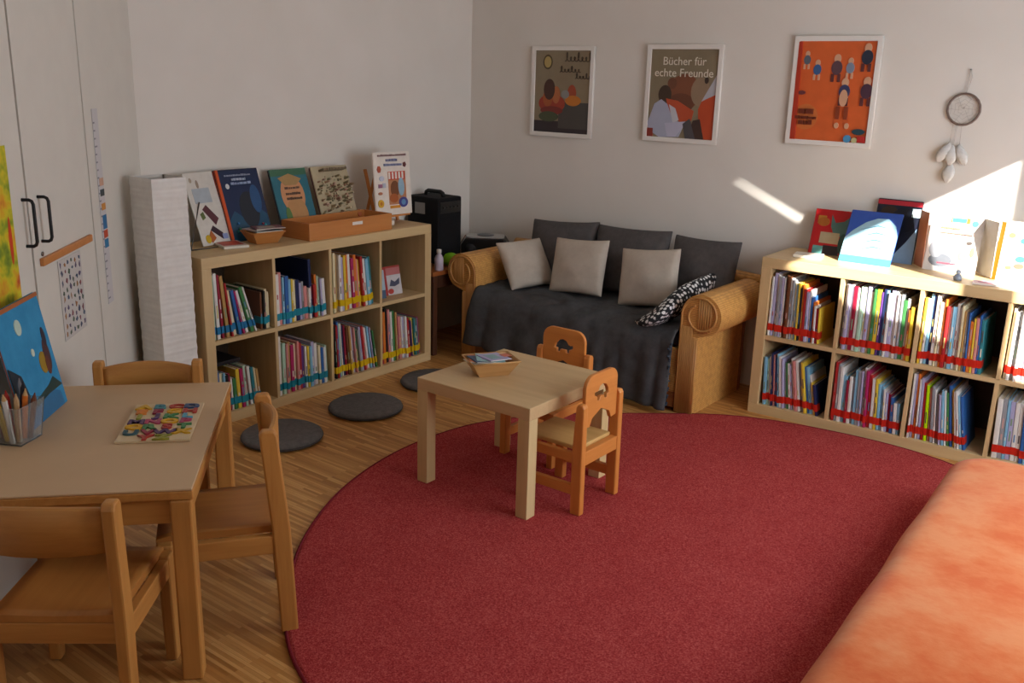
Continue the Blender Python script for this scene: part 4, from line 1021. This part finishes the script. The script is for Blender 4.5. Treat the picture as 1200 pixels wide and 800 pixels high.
dc = thing('dream_catcher', 'dream catcher with twig ring and white feathers hanging above the right bookcase', 'dream catcher', (2.873, -.012, 1.507), 0)
TWIG = plain('#75635a', .7, .25, 60)
mb = MB(); mb.tube([(.068*math.cos(2*PI*k/40), -.004*math.sin(9*k), .068*math.sin(2*PI*k/40)) for k in range(40)], .0052, 7, closed=True); mb.build('ring', TWIG, dc)
STR = plain('#b4aca4', .8)
mb = MB()
for rr_, nn in ((.066, 12), (.045, 12), (.026, 12)):
    pts = [(rr_*(1 if k % 2 else .78)*math.cos(2*PI*k/nn), 0, rr_*(1 if k % 2 else .78)*math.sin(2*PI*k/nn)) for k in range(nn)]
    mb.tube(pts, .0009, 5, closed=True)
for k in range(6): mb.tube([(.066*math.cos(PI/3*k), 0, .066*math.sin(PI/3*k)), (.008*math.cos(PI/3*k+.5), 0, .008*math.sin(PI/3*k+.5))], .0008, 5)
mb.sphere((0, 0, .006), .005, mi=0, seg=8)
mb.build('web', STR, dc)
MB().tube([(0, 0, .068), (.004, .004, .17)], .0012, 5).tube([(0, 0, .068), (.016, .004, .14), (.006, .004, .17)], .001, 5).build('hanging_cord', STR, dc)
MB().tube([(.005, .011, .172), (.005, -.004, .172)], .003, 8).build('nail', STEEL, dc)
FEA = fabric('#c9c7c2', '#dcdad6', 60, .95, .2)
for (x, z0, z1, dx) in ((-.035, -.06, -.15, -.03), (-.022, -.064, -.16, 0.0), (.002, -.068, -.155, .03), (-.018, -.06, -.24, -.005)):
    MB().tube([(x, 0, z0), (x+dx*.1, -.002, z1)], .0008, 5).sphere((x+dx*.1, -.002, z1), .004, seg=8).build('feather_cord', STR, dc)
    mb = MB(); N = 14
    L = .085; cx = x+dx*.1
    rows = []
    for k in range(N+1):
        f = k/N; wd = .026*math.sin(PI*min(1, f*.92+.06))**.8
        ctr = Vector((cx + dx*f*1.2, -.004-.012*math.sin(f*2.5), z1 - L*f))
        rows.append([mb.bm.verts.new(ctr + Vector((wd*q, -.008*(1-q*q)*math.sin(PI*f) + .002*((k+i) % 2), -.006*abs(q)))) for i, q in enumerate((-1, -.5, 0, .5, 1))])
    for a, c in zip(rows, rows[1:]):
        for i in range(4):
            f = mb.bm.faces.new([a[i], a[i+1], c[i+1], c[i]]); f.smooth = True
    o = mb.build('feather', FEA, dc); sdm = o.modifiers.new('Solid', 'SOLIDIFY'); sdm.thickness = .003

# ---------------------------------------------------------------- lights
W = bpy.data.worlds.new('sky'); SC.world = W; W.use_nodes = True
W.node_tree.nodes['Background'].inputs['Color'].default_value = (.55, .68, .9, 1); W.node_tree.nodes['Background'].inputs['Strength'].default_value = 1.0
def light(name, kind, loc, target, energy, color, size=None, sy=None):
    l = bpy.data.lights.new(name, kind); l.energy = energy; l.color = color
    if size: l.shape = 'RECTANGLE'; l.size = size; l.size_y = sy
    o = bpy.data.objects.new(name, l); COL.objects.link(o); o.location = loc
    d = (Vector(target)-Vector(loc)) if not isinstance(target, Vector) or kind != 'SUN' else target
    o.rotation_euler = d.to_track_quat('-Z', 'Y').to_euler(); return o
su = bpy.data.lights.new('sun', 'SUN'); su.energy = 24; su.angle = .0093; su.color = (1, .95, .86)
so = bpy.data.objects.new('sun', su); COL.objects.link(so); so.location = (8, -4, 5); so.rotation_euler = S.to_track_quat('-Z', 'Y').to_euler()
light('window_daylight', 'AREA', (4.52, -1.7, 1.2), (3.2, -1.8, 1.0), 66, (.84, .92, 1.0), 1.9, 1.7)
light('rear_fill', 'AREA', (2.4, -5.5, 1.7), (2.2, -1, 1.0), 3, (1.0, .95, .88), 2.6, 1.4)  # weak warm fill added behind the camera, no window there

# ---------------------------------------------------------------- camera
cam = bpy.data.cameras.new('camera'); co = bpy.data.objects.new('camera', cam); COL.objects.link(co); SC.camera = co
f, pit, rol, yaw = 1102.777, .273226, .0283797, .6481926
cam.sensor_fit = 'HORIZONTAL'; cam.sensor_width = 36; cam.lens = f/1200*36; cam.clip_start = .05
F = Vector((-math.sin(yaw)*math.cos(pit), math.cos(yaw)*math.cos(pit), -math.sin(pit)))
r0 = Vector((math.cos(yaw), math.sin(yaw), 0)); u0 = r0.cross(F)
r2 = r0*math.cos(rol) + u0*math.sin(rol); u2 = -r0*math.sin(rol) + u0*math.cos(rol)
Mc = Matrix((r2, u2, -F)).transposed().to_4x4(); Mc.translation = (3.919051, -4.712676, 1.589085)
co.matrix_world = Mc

SC.cycles.use_denoising = True
SC.cycles.max_bounces = 10; SC.cycles.diffuse_bounces = 6
SC.view_settings.view_transform = 'Standard'; SC.view_settings.look = 'None'; SC.view_settings.gamma = 1; SC.view_settings.exposure = 0
SC.view_settings.use_curve_mapping = False
